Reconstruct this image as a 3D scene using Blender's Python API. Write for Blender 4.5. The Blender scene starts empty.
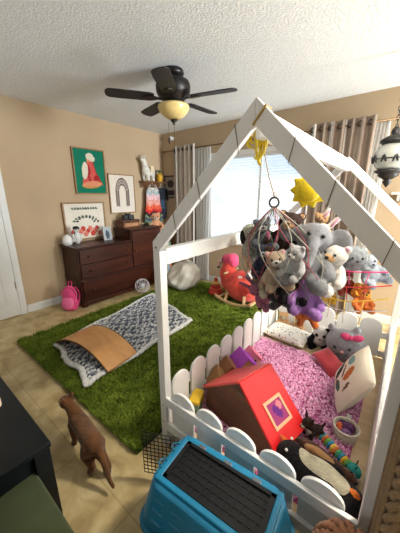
import bpy, math, random
from math import sin, cos, pi, radians, sqrt
from mathutils import Vector, Matrix, Euler
random.seed(7)
SC = bpy.context.scene
COL = SC.collection

# ------------------------------------------------------------------ colour and materials
def lin(c):
    out = []
    for v in c[:3]:
        v = v / 255.0
        out.append(v / 12.92 if v <= .04045 else ((v + .055) / 1.055) ** 2.4)
    return (*out, 1.0)

MATS = {}
def mat(name, col, rough=.7, var=.12, vscale=6., bump=0., bscale=40., metal=0., sheen=0., emit=0., trans=0., alpha=1., coords='Object', spec=.5, sss=0., detail=4.):
    """noise varied principled material; colours are sRGB 0-255"""
    if name in MATS: return MATS[name]
    m = bpy.data.materials.new(name); m.use_nodes = True
    nt = m.node_tree; b = nt.nodes['Principled BSDF']
    tc = nt.nodes.new('ShaderNodeTexCoord')
    c = lin(col)
    if var > 0:
        n = nt.nodes.new('ShaderNodeTexNoise'); n.inputs['Scale'].default_value = vscale; n.inputs['Detail'].default_value = detail
        nt.links.new(tc.outputs[coords], n.inputs['Vector'])
        r = nt.nodes.new('ShaderNodeValToRGB')
        r.color_ramp.elements[0].position = .3; r.color_ramp.elements[1].position = .7
        r.color_ramp.elements[0].color = tuple(max(0, v * (1 - var)) for v in c[:3]) + (1,)
        r.color_ramp.elements[1].color = tuple(min(1, v * (1 + var)) for v in c[:3]) + (1,)
        nt.links.new(n.outputs['Fac'], r.inputs['Fac']); nt.links.new(r.outputs['Color'], b.inputs['Base Color'])
    else:
        b.inputs['Base Color'].default_value = c
    b.inputs['Roughness'].default_value = rough; b.inputs['Metallic'].default_value = metal
    b.inputs['Specular IOR Level'].default_value = spec
    if sheen: b.inputs['Sheen Weight'].default_value = sheen; b.inputs['Sheen Roughness'].default_value = .5
    if emit: b.inputs['Emission Color'].default_value = c; b.inputs['Emission Strength'].default_value = emit
    if trans: b.inputs['Transmission Weight'].default_value = trans
    if alpha < 1: b.inputs['Alpha'].default_value = alpha
    if bump:
        n2 = nt.nodes.new('ShaderNodeTexNoise'); n2.inputs['Scale'].default_value = bscale; n2.inputs['Detail'].default_value = 5
        nt.links.new(tc.outputs[coords], n2.inputs['Vector'])
        bp = nt.nodes.new('ShaderNodeBump'); bp.inputs['Strength'].default_value = bump; bp.inputs['Distance'].default_value = .01
        nt.links.new(n2.outputs['Fac'], bp.inputs['Height']); nt.links.new(bp.outputs['Normal'], b.inputs['Normal'])
    MATS[name] = m
    return m

def wood(name, col, col2, scale=(1, 1, 1), rough=.45, wscale=3., dist=4., spec=.5):
    if name in MATS: return MATS[name]
    m = bpy.data.materials.new(name); m.use_nodes = True
    nt = m.node_tree; b = nt.nodes['Principled BSDF']
    tc = nt.nodes.new('ShaderNodeTexCoord'); mp = nt.nodes.new('ShaderNodeMapping'); mp.inputs['Scale'].default_value = scale
    w = nt.nodes.new('ShaderNodeTexNoise'); w.inputs['Scale'].default_value = wscale; w.inputs['Detail'].default_value = 6; w.inputs['Distortion'].default_value = dist * .2
    r = nt.nodes.new('ShaderNodeValToRGB')
    r.color_ramp.elements[0].color = lin(col); r.color_ramp.elements[1].color = lin(col2)
    r.color_ramp.elements[0].position = .32; r.color_ramp.elements[1].position = .68
    nt.links.new(tc.outputs['Object'], mp.inputs['Vector']); nt.links.new(mp.outputs['Vector'], w.inputs['Vector'])
    nt.links.new(w.outputs['Fac'], r.inputs['Fac']); nt.links.new(r.outputs['Color'], b.inputs['Base Color'])
    b.inputs['Roughness'].default_value = rough; b.inputs['Specular IOR Level'].default_value = spec
    MATS[name] = m
    return m

# ------------------------------------------------------------------ mesh builder
def frame_from(d):
    d = Vector(d).normalized()
    a = Vector((0, 0, 1)) if abs(d.z) < .9 else Vector((1, 0, 0))
    u = d.cross(a).normalized(); v = d.cross(u).normalized()
    return u, v

class MB:
    def __init__(s): s.v = []; s.f = []; s.m = []
    def add(s, vs, fs, mi=0):
        o = len(s.v); s.v.extend([tuple(p) for p in vs])
        for f in fs: s.f.append(tuple(i + o for i in f)); s.m.append(mi)
        return s
    def box(s, c, size, rot=None, mi=0):
        x, y, z = [q / 2 for q in size]
        vs = [Vector(p) for p in ((-x,-y,-z),(x,-y,-z),(x,y,-z),(-x,y,-z),(-x,-y,z),(x,-y,z),(x,y,z),(-x,y,z))]
        if rot is not None:
            R = rot if isinstance(rot, Matrix) else Euler(rot).to_matrix()
            vs = [R @ p for p in vs]
        c = Vector(c)
        return s.add([p + c for p in vs], [(0,3,2,1),(4,5,6,7),(0,1,5,4),(1,2,6,5),(2,3,7,6),(3,0,4,7)], mi)
    def bx(s, x0, x1, y0, y1, z0, z1, mi=0):
        return s.box(((x0+x1)/2, (y0+y1)/2, (z0+z1)/2), (x1-x0, y1-y0, z1-z0), None, mi)
    def bar(s, p0, p1, w, h, up=(0,0,1), mi=0):
        """beam from p0 to p1: w across (perp. to up), h along up"""
        p0 = Vector(p0); p1 = Vector(p1); d = (p1 - p0).normalized(); side = d.cross(Vector(up)).normalized(); u = side.cross(d).normalized()
        vs = []
        for p in (p0, p1):
            for a, b in ((-1,-1),(1,-1),(1,1),(-1,1)): vs.append(p + side * (a * w / 2) + u * (b * h / 2))
        return s.add(vs, [(0,1,2,3),(7,6,5,4),(0,4,5,1),(1,5,6,2),(2,6,7,3),(3,7,4,0)], mi)
    def tube(s, pts, r, n=8, mi=0, closed=False, caps=True):
        pts = [Vector(p) for p in pts]; k = len(pts)
        rs = r if isinstance(r, (list, tuple)) else [r] * k
        vs = []; prev = None
        for i, p in enumerate(pts):
            if closed: d = pts[(i+1) % k] - pts[i-1]
            else: d = pts[min(i+1, k-1)] - pts[max(i-1, 0)]
            if d.length < 1e-9: d = Vector((0,0,1))
            d.normalize()
            if prev is None: u, v = frame_from(d)
            else:
                u = prev - d * prev.dot(d)
                if u.length < 1e-6: u, _ = frame_from(d)
                u.normalize(); v = d.cross(u)
            prev = u
            for j in range(n):
                a = 2 * pi * j / n; vs.append(p + (u * cos(a) + v * sin(a)) * rs[i])
        fs = []
        for i in range(k if closed else k - 1):
            a = i * n; b = ((i + 1) % k) * n
            for j in range(n): fs.append((a + j, a + (j+1) % n, b + (j+1) % n, b + j))
        if caps and not closed:
            fs.append(tuple(range(n - 1, -1, -1))); fs.append(tuple((k-1) * n + j for j in range(n)))
        return s.add(vs, fs, mi)
    def cyl(s, p0, p1, r0, r1=None, n=16, mi=0): return s.tube([p0, p1], [r0, r0 if r1 is None else r1], n, mi)
    def ball(s, c, r, rot=None, seg=12, rings=8, mi=0):
        if not isinstance(r, (tuple, list)): r = (r, r, r)
        R = None if rot is None else (rot if isinstance(rot, Matrix) else Euler(rot).to_matrix())
        c = Vector(c); vs = []
        def P(x, y, z):
            p = Vector((x * r[0], y * r[1], z * r[2]))
            return (R @ p if R else p) + c
        vs.append(P(0,0,-1))
        for i in range(1, rings):
            t = -pi/2 + pi * i / rings
            for j in range(seg): a = 2*pi*j/seg; vs.append(P(cos(t)*cos(a), cos(t)*sin(a), sin(t)))
        vs.append(P(0,0,1)); L = len(vs) - 1; fs = []
        for j in range(seg): fs.append((0, 1 + (j+1) % seg, 1 + j)); fs.append((L, L - seg + j, L - seg + (j+1) % seg))
        for i in range(rings - 2):
            for j in range(seg):
                a = 1 + i*seg; b = a + seg; fs.append((a+j, a+(j+1)%seg, b+(j+1)%seg, b+j))
        return s.add(vs, fs, mi)
    def lathe(s, prof, c=(0,0,0), n=24, mi=0, caps=True):
        vs = []; k = len(prof); c = Vector(c)
        for r, z in prof:
            for j in range(n): a = 2*pi*j/n; vs.append(c + Vector((r*cos(a), r*sin(a), z)))
        fs = []
        for i in range(k - 1):
            for j in range(n): fs.append((i*n+j, i*n+(j+1)%n, (i+1)*n+(j+1)%n, (i+1)*n+j))
        if caps: fs.append(tuple(range(n-1,-1,-1))); fs.append(tuple((k-1)*n+j for j in range(n)))
        return s.add(vs, fs, mi)
    def prism(s, poly, fn, d0, d1, mi=0):
        """poly of (u,v); fn(u,v,d)->xyz"""
        n = len(poly); vs = [fn(u, v, d0) for u, v in poly] + [fn(u, v, d1) for u, v in poly]
        fs = [tuple(range(n-1,-1,-1)), tuple(range(n, 2*n))] + [(i, (i+1)%n, n+(i+1)%n, n+i) for i in range(n)]
        return s.add(vs, fs, mi)
    def grid(s, fn, nu, nv, mi=0, pick=None, closed_u=False):
        vs = [fn(i/nu, j/nv) for j in range(nv+1) for i in range(nu+1)]; o = len(s.v)
        s.v.extend([tuple(p) for p in vs])
        for j in range(nv):
            for i in range(nu):
                a = o + j*(nu+1) + i
                s.f.append((a, a+1, a+nu+2, a+nu+1)); s.m.append(pick((i+.5)/nu, (j+.5)/nv) if pick else mi)
        return s
    def xf(s, M):
        s.v = [tuple(M @ Vector(p)) for p in s.v]; return s
    def build(s, name, mats, parent=None, smooth=False, bevel=0., subsurf=0, solid=0., world=False, seg=2, fixn=True, autosm=False):
        me = bpy.data.meshes.new(name)
        vs = s.v
        if world and parent is not None:
            r = parent
            while r.parent: r = r.parent
            o = r.location; vs = [(x-o.x, y-o.y, z-o.z) for x, y, z in vs]
        me.from_pydata(vs, [], s.f)
        for m in (mats if isinstance(mats, (list, tuple)) else [mats]): me.materials.append(m)
        if len(me.materials) > 1: me.polygons.foreach_set('material_index', s.m)
        if smooth: me.polygons.foreach_set('use_smooth', [True] * len(me.polygons))
        if fixn:
            import bmesh
            bm = bmesh.new(); bm.from_mesh(me); bmesh.ops.recalc_face_normals(bm, faces=bm.faces); bm.to_mesh(me); bm.free()
        me.update()
        ob = bpy.data.objects.new(name, me); COL.objects.link(ob)
        if parent is not None: ob.parent = parent
        if bevel:
            b = ob.modifiers.new('bevel', 'BEVEL'); b.width = bevel; b.segments = seg; b.limit_method = 'ANGLE'; b.angle_limit = radians(40)
        if solid: q = ob.modifiers.new('thickness', 'SOLIDIFY'); q.thickness = solid; q.offset = 0
        if subsurf: q = ob.modifiers.new('smooth', 'SUBSURF'); q.levels = subsurf; q.render_levels = subsurf
        return ob
    def single(s, name, mats, label, cat, group=None, kind=None, **k):
        """a top-level thing that is one mesh: origin moved to the base centre"""
        xs = [p[0] for p in s.v]; ys = [p[1] for p in s.v]; zs = [p[2] for p in s.v]
        o = ((min(xs)+max(xs))/2, (min(ys)+max(ys))/2, min(zs))
        s.v = [(x-o[0], y-o[1], z-o[2]) for x, y, z in s.v]
        ob = s.build(name, mats, **k); ob.location = o
        tag(ob, label, cat, group, kind); return ob

def tag(o, label=None, cat=None, group=None, kind=None):
    if label: o['label'] = label
    if cat: o['category'] = cat
    if group: o['group'] = group
    if kind: o['kind'] = kind
    return o
def thing(name, label, cat, loc=(0,0,0), rot=(0,0,0), group=None, scale=1.):
    o = bpy.data.objects.new(name, None); COL.objects.link(o); o.empty_display_size = .05
    o.location = loc; o.rotation_euler = rot; o.scale = (scale,)*3
    return tag(o, label, cat, group)
def struct(mb, name, m, **k):
    o = mb.build(name, m, **k); o['kind'] = 'structure'; return o

BLOBS = {}
def blob(key, balls, mats, name, parent=None, voxel=.02, smooth_it=6):
    """one continuous skin over a set of overlapping ellipsoids"""
    if key in BLOBS: me = BLOBS[key].copy(); me.materials.clear()
    else:
        mb = MB()
        for b in balls: mb.ball(b[0], b[1], b[2] if len(b) > 2 else None, 16, 10)
        t = mb.build('tmp', [], fixn=False)
        r = t.modifiers.new('r', 'REMESH'); r.mode = 'VOXEL'; r.voxel_size = voxel; r.use_smooth_shade = True
        q = t.modifiers.new('s', 'SMOOTH'); q.factor = .5; q.iterations = smooth_it
        bpy.context.view_layer.update()
        dg = bpy.context.evaluated_depsgraph_get()
        me = bpy.data.meshes.new_from_object(t.evaluated_get(dg))
        bpy.data.objects.remove(t)
        me.materials.clear()
        me.polygons.foreach_set('use_smooth', [True]*len(me.polygons))
        if key: BLOBS[key] = me
    me.name = name
    for m in (mats if isinstance(mats, (list, tuple)) else [mats]): me.materials.append(m)
    ob = bpy.data.objects.new(name, me); COL.objects.link(ob)
    if parent is not None: ob.parent = parent
    return ob
def chain(pts, step=.35):
    """pts: (x,y,z,r) -> balls along the polyline"""
    out = []
    for a, b in zip(pts, pts[1:]):
        pa, pb = Vector(a[:3]), Vector(b[:3]); L = (pb-pa).length
        n = max(1, int(L / (min(a[3], b[3]) * step + 1e-6)))
        for i in range(n + 1):
            t = i / n; out.append((pa.lerp(pb, t), a[3] + (b[3]-a[3])*t))
    return out
def bez(pts, n=16):
    """catmull-rom through pts"""
    P = [Vector(p) for p in pts]; P = [P[0]*2-P[1]] + P + [P[-1]*2-P[-2]]; out = []
    for i in range(1, len(P)-2):
        for k in range(n):
            t = k/n; a, b, c, d = P[i-1], P[i], P[i+1], P[i+2]
            out.append(.5*((2*b) + (c-a)*t + (2*a-5*b+4*c-d)*t*t + (3*b-a-3*c+d)*t**3))
    out.append(P[-2]); return out

# ------------------------------------------------------------------ camera
cam = bpy.data.cameras.new('camera'); co = bpy.data.objects.new('camera', cam); COL.objects.link(co)
co.location = (3.54, 0, 1.42); co.rotation_euler = (radians(90-15.4), 0, radians(38.2))
cam.sensor_width = 36; cam.sensor_fit = 'AUTO'; cam.lens = 257/533*36; cam.clip_start = .02
SC.camera = co
# ------------------------------------------------------------------ the room
XR, YB, YF, ZC = 6.4, 3.43, -1.9, 2.44
def tile_mat():
    m = bpy.data.materials.new('stone_tile'); m.use_nodes = True; nt = m.node_tree; b = nt.nodes['Principled BSDF']
    tc = nt.nodes.new('ShaderNodeTexCoord')
    n = nt.nodes.new('ShaderNodeTexNoise'); n.inputs['Scale'].default_value = 7; n.inputs['Detail'].default_value = 10; n.inputs['Distortion'].default_value = .5
    r = nt.nodes.new('ShaderNodeValToRGB'); e = r.color_ramp.elements
    e[0].position = .28; e[0].color = lin((158,134,92)); e[1].position = .72; e[1].color = lin((214,196,152))
    k = e.new(.5); k.color = lin((190,168,120))
    br = nt.nodes.new('ShaderNodeTexBrick'); br.inputs['Scale'].default_value = 1.; br.inputs['Brick Width'].default_value = .46; br.inputs['Row Height'].default_value = .46
    br.inputs['Mortar Size'].default_value = .0035; br.offset = 0
    br.inputs['Color1'].default_value = (1,1,1,1); br.inputs['Color2'].default_value = (.93,.93,.93,1); br.inputs['Mortar'].default_value = (.72,.68,.62,1)
    mx = nt.nodes.new('ShaderNodeMix'); mx.data_type = 'RGBA'; mx.blend_type = 'MULTIPLY'; mx.inputs[0].default_value = .8
    nt.links.new(tc.outputs['Object'], n.inputs['Vector']); nt.links.new(tc.outputs['Object'], br.inputs['Vector'])
    nt.links.new(n.outputs['Fac'], r.inputs['Fac']); nt.links.new(r.outputs['Color'], mx.inputs[6]); nt.links.new(br.outputs['Color'], mx.inputs[7])
    nt.links.new(mx.outputs[2], b.inputs['Base Color']); b.inputs['Roughness'].default_value = .42; b.inputs['Specular IOR Level'].default_value = .35
    return m
WALL = mat('tan_wall_paint', (192,168,137), .85, .03, 2., .15, 120, spec=.2)
WALLD = mat('unseen_wall_dark', (84,66,52), .85, .03, 2., .15, 120, spec=.2)  # dark tone given to the unseen walls to cut bounced light
CEIL = mat('white_textured_ceiling', (240,242,241), .95, .06, 45., .6, 70, spec=.1)
TRIM = mat('white_trim_paint', (226,226,222), .45, .02)
WHITE = mat('white_paint', (232,230,224), .5, .03, 8.)
struct(MB().bx(-.1, XR+.1, YF-.1, YB+.1, -.06, 0), 'floor', tile_mat())
struct(MB().bx(-.1, XR+.1, YF-.1, YB+.1, ZC, ZC+.06), 'ceiling', CEIL)
struct(MB().bx(-.1, 0, YF-.1, YB+.1, 0, ZC), 'wall_left', WALL)
def holed(x0, x1, hx0, hx1, hz0, hz1, fn):
    mb = MB()
    for a, b, c, d in ((x0,hx0,0,ZC),(hx1,x1,0,ZC),(hx0,hx1,0,hz0),(hx0,hx1,hz1,ZC)): fn(mb, a, b, c, d)
    return mb
WX0, WX1, WZ0, WZ1 = 1.02, 2.78, .74, 1.97
struct(holed(0, XR, WX0, WX1, WZ0, WZ1, lambda mb,a,b,c,d: mb.bx(a,b,YB,YB+.1,c,d)), 'wall_back', WALL)
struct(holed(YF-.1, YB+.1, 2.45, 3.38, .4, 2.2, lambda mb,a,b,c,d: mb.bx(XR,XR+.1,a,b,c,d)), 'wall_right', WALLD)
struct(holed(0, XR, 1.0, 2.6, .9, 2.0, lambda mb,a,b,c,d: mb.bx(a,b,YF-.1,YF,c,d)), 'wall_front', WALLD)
struct(MB().bx(1.0,1.05,YF-.08,YF-.03,.9,2.0).bx(2.55,2.6,YF-.08,YF-.03,.9,2.0).bx(1.0,2.6,YF-.08,YF-.03,1.95,2.0).bx(1.0,2.6,YF-.08,YF-.03,.9,.95).bx(1.78,1.82,YF-.08,YF-.03,.9,2.0), 'added_fill_window', TRIM)  # unseen window added behind the camera to carry the front fill light
# baseboards
struct(MB().bx(0,.014,.995,YB,0,.085).bx(0,.009,.995,YB,.085,.1), 'baseboard_left', TRIM, bevel=.003)
struct(MB().bx(0,XR,YB-.014,YB,0,.085).bx(0,XR,YB-.009,YB,.085,.1), 'baseboard_back', TRIM, bevel=.003)
# door in the left wall, with its casing
DY0, DY1 = .08, .92
d = struct(MB().bx(0,.012,DY0,DY1,.012,2.03), 'door_1', TRIM)
pan = MB()
for (a, b) in ((.11,.40),(.44,.73)):
    for (z0, z1) in ((.18,.72),(.86,1.34),(1.46,1.9)):
        y0, y1 = DY0+a, DY0+b
        for q in ((y0,y1,z0,z0+.02),(y0,y1,z1-.02,z1),(y0,y0+.02,z0,z1),(y1-.02,y1,z0,z1)): pan.bx(.012,.02,*q)
        pan.bx(.012,.017,y0+.05,y1-.05,z0+.05,z1-.05)
tag(pan.build('door_panel', TRIM, d, bevel=.004), None)
MB().cyl((.02,DY1-.005,.35),(.02,DY1-.005,.43),.006).cyl((.02,DY1-.005,1.6),(.02,DY1-.005,1.68),.006).build('hinge', mat('brushed_nickel',(170,168,160),.35,0,metal=1), d)
struct(MB().bx(0,.022,DY1,DY1+.07,0,2.1).bx(0,.022,DY0-.07,DY0,0,2.1).bx(0,.022,DY0,DY1,2.03,2.1), 'trim_1', TRIM, bevel=.006)
# back window: frame, glass, glowing cellular shade
w = struct(MB().bx(WX0,WX0+.05,YB+.03,YB+.08,WZ0,WZ1).bx(WX1-.05,WX1,YB+.03,YB+.08,WZ0,WZ1).bx(WX0,WX1,YB+.03,YB+.08,WZ1-.05,WZ1).bx(WX0,WX1,YB+.03,YB+.08,WZ0,WZ0+.05).bx(1.86,1.91,YB+.03,YB+.08,WZ0,WZ1), 'window_1', TRIM, bevel=.004)
def shade_mat():
    m = bpy.data.materials.new('lit_pleated_shade'); m.use_nodes = True; nt = m.node_tree; b = nt.nodes['Principled BSDF']
    b.inputs['Base Color'].default_value = lin((225,232,240)); b.inputs['Roughness'].default_value = .9
    tc = nt.nodes.new('ShaderNodeTexCoord'); n = nt.nodes.new('ShaderNodeTexNoise'); n.inputs['Scale'].default_value = 1.3
    mp = nt.nodes.new('ShaderNodeMapping'); mp.inputs['Scale'].default_value = (.6,1,1.6)
    r = nt.nodes.new('ShaderNodeValToRGB'); r.color_ramp.elements[0].color = lin((186,216,246)); r.color_ramp.elements[1].color = lin((246,250,253))
    r.color_ramp.elements[0].position = .34; r.color_ramp.elements[1].position = .62
    nt.links.new(tc.outputs['Object'], mp.inputs['Vector']); nt.links.new(mp.outputs['Vector'], n.inputs['Vector'])
    nt.links.new(n.outputs['Fac'], r.inputs['Fac']); nt.links.new(r.outputs['Color'], b.inputs['Emission Color']); b.inputs['Emission Strength'].default_value = SHADE
    return m
SHADE = .64
sh = MB(); N = 34
for (x0, x1) in ((WX0+.03, 1.872), (1.898, WX1-.03)):
    sh.grid(lambda u, v: (x0 + (x1-x0)*u, YB+.018 + (.008 if int(round(v*2*N)) % 2 else -.006), WZ0+.03 + (WZ1-WZ0-.06)*v), 1, 2*N)
sh.build('pleated_shade', shade_mat(), w, solid=.002)
MB().bx(1.872,1.898,YB+.005,YB+.03,WZ0,WZ1).bx(WX0,WX1,YB+.0,YB+.03,WZ1-.035,WZ1).bx(WX0,WX1,YB+.0,YB+.03,WZ0,WZ0+.025).build('shade_rail', TRIM, w)
struct(MB().bx(WX0-.07,WX1+.07,YB-.012,YB,WZ1,WZ1+.07).bx(WX0-.07,WX0,YB-.012,YB,WZ0-.02,WZ1).bx(WX1,WX1+.07,YB-.012,YB,WZ0-.02,WZ1).bx(WX0-.09,WX1+.09,YB-.035,YB,WZ0-.05,WZ0-.015), 'trim_2', TRIM, bevel=.004)
# right window (beyond the frame): the room's side light
w2 = struct(MB().bx(XR+.03,XR+.08,2.45,2.5,.4,2.2).bx(XR+.03,XR+.08,3.33,3.38,.4,2.2).bx(XR+.03,XR+.08,2.45,3.38,2.15,2.2).bx(XR+.03,XR+.08,2.45,3.38,.4,.45).bx(XR+.03,XR+.08,2.9,2.94,.4,2.2), 'window_2', TRIM)
# small white shelf end and security camera on the back wall
mb = MB().bx(3.39,3.62,YB-.13,YB,1.43,1.455).bx(3.44,3.46,YB-.1,YB,1.37,1.43).bx(3.56,3.58,YB-.1,YB,1.37,1.43)
mb.single('wall_shelf', WHITE, 'small white shelf on the brown wall under the hanging lantern', 'shelf', bevel=.003)
t = thing('security_camera', 'small round white security camera on the wall above the curtain rod', 'camera', (.26,YB,2.34))
MB().lathe([(.03,0),(.032,.012),(.02,.02)],n=16).xf(Matrix.Rotation(pi/2,4,'X')).build('mount', WHITE, t, smooth=True)
MB().ball((0,-.05,0),.034).build('camera_body', WHITE, t, smooth=True)
MB().cyl((.004,-.078,-.008),(.005,-.088,-.011),.017,.016).build('lens', mat('black_gloss',(18,18,20),.2,0), t)
# curtain rod and curtains
BLK = mat('black_iron', (26,24,23), .45, .1, 20.)
t = thing('curtain_rod', 'thin dark curtain rod running across the top of the window', 'curtain rod', (1.9,YB-.075,2.14))
MB().cyl((-1.78,0,0),(1.55,0,0),.009).build('rod', mat('bronze_rod',(120,92,62),.45,.1,metal=.6), t, smooth=True)
for x in (-1.8, 1.57): MB().ball((x,0,0),.022).build('finial', MATS['bronze_rod'], t, smooth=True)
for x in (-1.6, 0, 1.35): MB().bx(x-.008,x+.008,0,.075,-.012,.004).build('bracket', MATS['bronze_rod'], t)
def curtain(x0, x1, folds, amp, seed, cols, label, sheer=None):
    rnd = random.Random(seed)
    t = thing('curtain', label, 'curtain', ((x0+x1)/2, YB-.075, 0), group=None)
    NX = folds*8
    edges = []; x = 0
    while x < 1: wd = rnd.uniform(.018,.075); edges.append((x, rnd.randrange(len(cols)))); x += wd
    def pick(u, v):
        c = 0
        for e, k in edges:
            if u >= e: c = k
        return c
    ph = [rnd.uniform(-.4,.4) for _ in range(folds+2)]
    def fn(u, v):
        z = .03 + v*2.17
        f = u*folds; a = amp*(1-.35*v)
        return (x0 + (x1-x0)*u + .02*sin(f*2*pi*.5+1)*(1-v) , YB-.078 + a*sin(f*2*pi + ph[int(f)]*(1-v)) , z)
    m = MB().grid(fn, NX, 14, pick=pick)
    m.build('cloth_panel', [mat('curtain_cloth_%d_%d_%d'%c, c, .9, .06, 20., .2, 300, sheen=.2, spec=.1) for c in cols], t, smooth=True, world=True)
    for k in range(folds):
        u = (k+.5)/folds; p = fn(u, .985)
        MB().tube([(p[0]+.024*cos(a*pi/6), p[1]-.006, 2.14+.024*sin(a*pi/6)) for a in range(12)], .006, 6, closed=True).build('grommet', BLK, t, smooth=True, world=True)
    if sheer:
        s0, s1 = sheer
        MB().grid(lambda u, v: (s0+(s1-s0)*u + .015*sin(v*5+u*4), YB-.05 + .017*sin(u*6*2*pi), .03+v*2.1), 48, 10).build('sheer_panel', SHEER, t, smooth=True, world=True)
    return t
SHEER = mat('white_sheer_cloth', (238,238,236), .9, .04, 9., sheen=.3, spec=.1)
nt = SHEER.node_tree; tb = nt.nodes.new('ShaderNodeBsdfTranslucent'); tb.inputs['Color'].default_value = lin((240,240,238)); ms = nt.nodes.new('ShaderNodeMixShader'); ms.inputs[0].default_value = .55
nt.links.new(nt.nodes['Principled BSDF'].outputs[0], ms.inputs[1]); nt.links.new(tb.outputs[0], ms.inputs[2]); nt.links.new(ms.outputs[0], nt.nodes['Material Output'].inputs['Surface'])
curtain(.34, .80, 5, .03, 3, [(196,182,166),(168,152,138),(206,196,184),(220,214,206),(182,168,154)], 'grey striped curtain at the left end of the window above the beanbag', (.78,1.08))
curtain(2.50, 3.16, 7, .032, 5, [(156,138,122),(140,122,108),(172,156,142),(150,132,116),(226,222,216)], 'brown and white striped curtain at the right end of the window behind the lantern', (3.13,3.27))
# ------------------------------------------------------------------ ceiling fan, hanging lantern
DK = mat('oil_rubbed_bronze', (34,29,27), .4, .15, 12., metal=.3)
t = thing('ceiling_fan', 'dark five bladed ceiling fan with an amber glass bowl light', 'ceiling fan', (1.80,1.84,ZC))
MB().lathe([(.06,0),(.088,-.004),(.095,-.03),(.08,-.05),(.04,-.06),(.03,-.08)],n=28).build('canopy', DK, t, smooth=True)
MB().lathe([(.03,-.07),(.10,-.074),(.138,-.09),(.148,-.12),(.145,-.165),(.13,-.195),(.1,-.215),(.09,-.24),(.06,-.25)],n=32).build('motor_housing', DK, t, smooth=True)
for k in range(5):
    a = radians([16, 86, 165, 234, 304][k]); M = Matrix.Rotation(a,4,'Z') @ Matrix.Translation((0,0,-.215)) @ Matrix.Rotation(radians(9),4,'X')
    out = [(.17,-.05),(.2,-.062),(.45,-.066),(.53,-.062),(.555,-.04),(.562,0),(.555,.04),(.53,.062),(.45,.066),(.2,.062),(.17,.05)]
    b = MB().prism(out, lambda u,v,d: (u,v,d), -.004, .004).xf(M).build('blade', mat('dark_walnut_blade',(33,29,28),.5,.15,9.), t, bevel=.002)
    MB().prism([(.09,-.02),(.13,-.016),(.17,-.034),(.235,-.028),(.26,0),(.235,.028),(.17,.034),(.13,.016),(.09,.02)], lambda u,v,d:(u,v,d), -.012,-.005).xf(M).build('blade_arm', DK, b, bevel=.002)
MB().lathe([(.05,-.245),(.1,-.25),(.115,-.262),(.11,-.275)],n=28).build('light_fitter', DK, t, smooth=True)
AMB = mat('amber_glass', (236,208,138), .3, .12, 7., emit=.0)
MB().lathe([(.118,-.262),(.133,-.27),(.135,-.285),(.122,-.315),(.095,-.345),(.055,-.368),(.014,-.378)],n=32,caps=False).build('glass_bowl', AMB, t, smooth=True, solid=.004)
MB().lathe([(.016,-.374),(.03,-.38),(.02,-.395),(.009,-.4),(.012,-.412),(.002,-.42)],n=16).build('finial', DK, t, smooth=True)
for x, L in ((.03,-.62),(-.035,-.53)):
    c = MB().cyl((x,-.03,-.40),(x,-.03,L),.0018,n=6).build('pull_chain', mat('old_brass',(120,98,58),.4,.1,metal=.8), t)
    MB().lathe([(.002,L),(.007,L-.012),(.006,L-.035),(.002,L-.04)],c=(x,-.03,0),n=10).build('pull_knob', DK, c, smooth=True)
LX, LY, LS, LZ = 3.375, 2.65, .86, 1.70
t = thing('hanging_lantern', 'black metal swag lantern with an etched glass globe on a chain', 'hanging lamp', (LX,LY,LZ), scale=LS)
LT = (ZC-LZ)/LS
ch = MB(); z = .25; i = 0
while z < LT-.03:
    pts = [(.011*cos(a*pi/5), 0, .024*sin(a*pi/5)) for a in range(10)]
    if i % 2: pts = [(0, p[0], p[2]) for p in pts]
    ch.tube([(p[0],p[1],p[2]+z+.02) for p in pts], .0035, 5, closed=True); z += .036; i += 1
ch.build('chain', BLK, t, smooth=True)
MB().lathe([(.03,LT),(.03,LT-.01),(.01,LT-.03)],n=14).build('ceiling_hook', BLK, t)
MB().lathe([(.012,.27),(.03,.25),(.035,.225),(.03,.205),(.075,.185),(.105,.165),(.11,.145),(.095,.135),(.085,.12)],n=28).build('top_cap', BLK, t, smooth=True)
GL = mat('frosted_glass', (226,228,220), .18, .12, 9., .5, 30, trans=.55)
MB().lathe([(.08,.125),(.105,.1),(.132,.06),(.14,.015),(.132,-.03),(.108,-.07),(.085,-.095)],n=32,caps=False).build('glass_globe', GL, t, smooth=True, solid=.004)
fl = MB()
for k in range(10):
    a = 2*pi*k/10; r = .143
    fl.tube([(r*cos(a+q*.045), r*sin(a+q*.045), -.005+.028*math.cos(q*.9)) for q in range(-4,5)], [.003,.006,.009,.011,.012,.011,.009,.006,.003], 6)
fl.tube([(.142*cos(a*pi/16), .142*sin(a*pi/16), -.002) for a in range(32)], .005, 6, closed=True)
fl.build('filigree_band', BLK, t, smooth=True)
MB().lathe([(.09,-.088),(.115,-.1),(.112,-.115),(.08,-.13),(.085,-.145),(.05,-.17),(.025,-.185),(.04,-.2),(.022,-.225),(.01,-.24),(.002,-.25)],n=28).build('bottom_finial', BLK, t, smooth=True)

# ------------------------------------------------------------------ pictures
WD = wood('light_oak_frame', (140,104,64), (168,128,82), (1,8,8))
def picture(name, label, y0, y1, z0, z1, fw, thick, fm, paint, mats, nx, ny, tilt=0, x=.0, mat_w=0):
    t = thing(name, label, 'picture', (x, (y0+y1)/2, z0), (0, tilt, 0))
    w, h = y1-y0, z1-z0
    MB().bx(.004,thick,-w/2,-w/2+fw,0,h).bx(.004,thick,w/2-fw,w/2,0,h).bx(.004,thick,-w/2+fw,w/2-fw,0,fw).bx(.004,thick,-w/2+fw,w/2-fw,h-fw,h).build('frame', fm, t, bevel=.002)
    MB().grid(lambda u,v: (thick*.6, -w/2+fw + (w-2*fw)*u, fw+(h-2*fw)*v), nx, ny, pick=paint).build('print', mats, t, solid=.002)
    return t
def el(u, v, cx, cy, rx, ry, a=0):
    dx, dy = u-cx, v-cy; c, s = cos(a), sin(a)
    return ((dx*c+dy*s)/rx)**2 + ((-dx*s+dy*c)/ry)**2 < 1
PC = lambda n, c: mat('print_'+n, c, .8, .04, 12., spec=.2)
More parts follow.
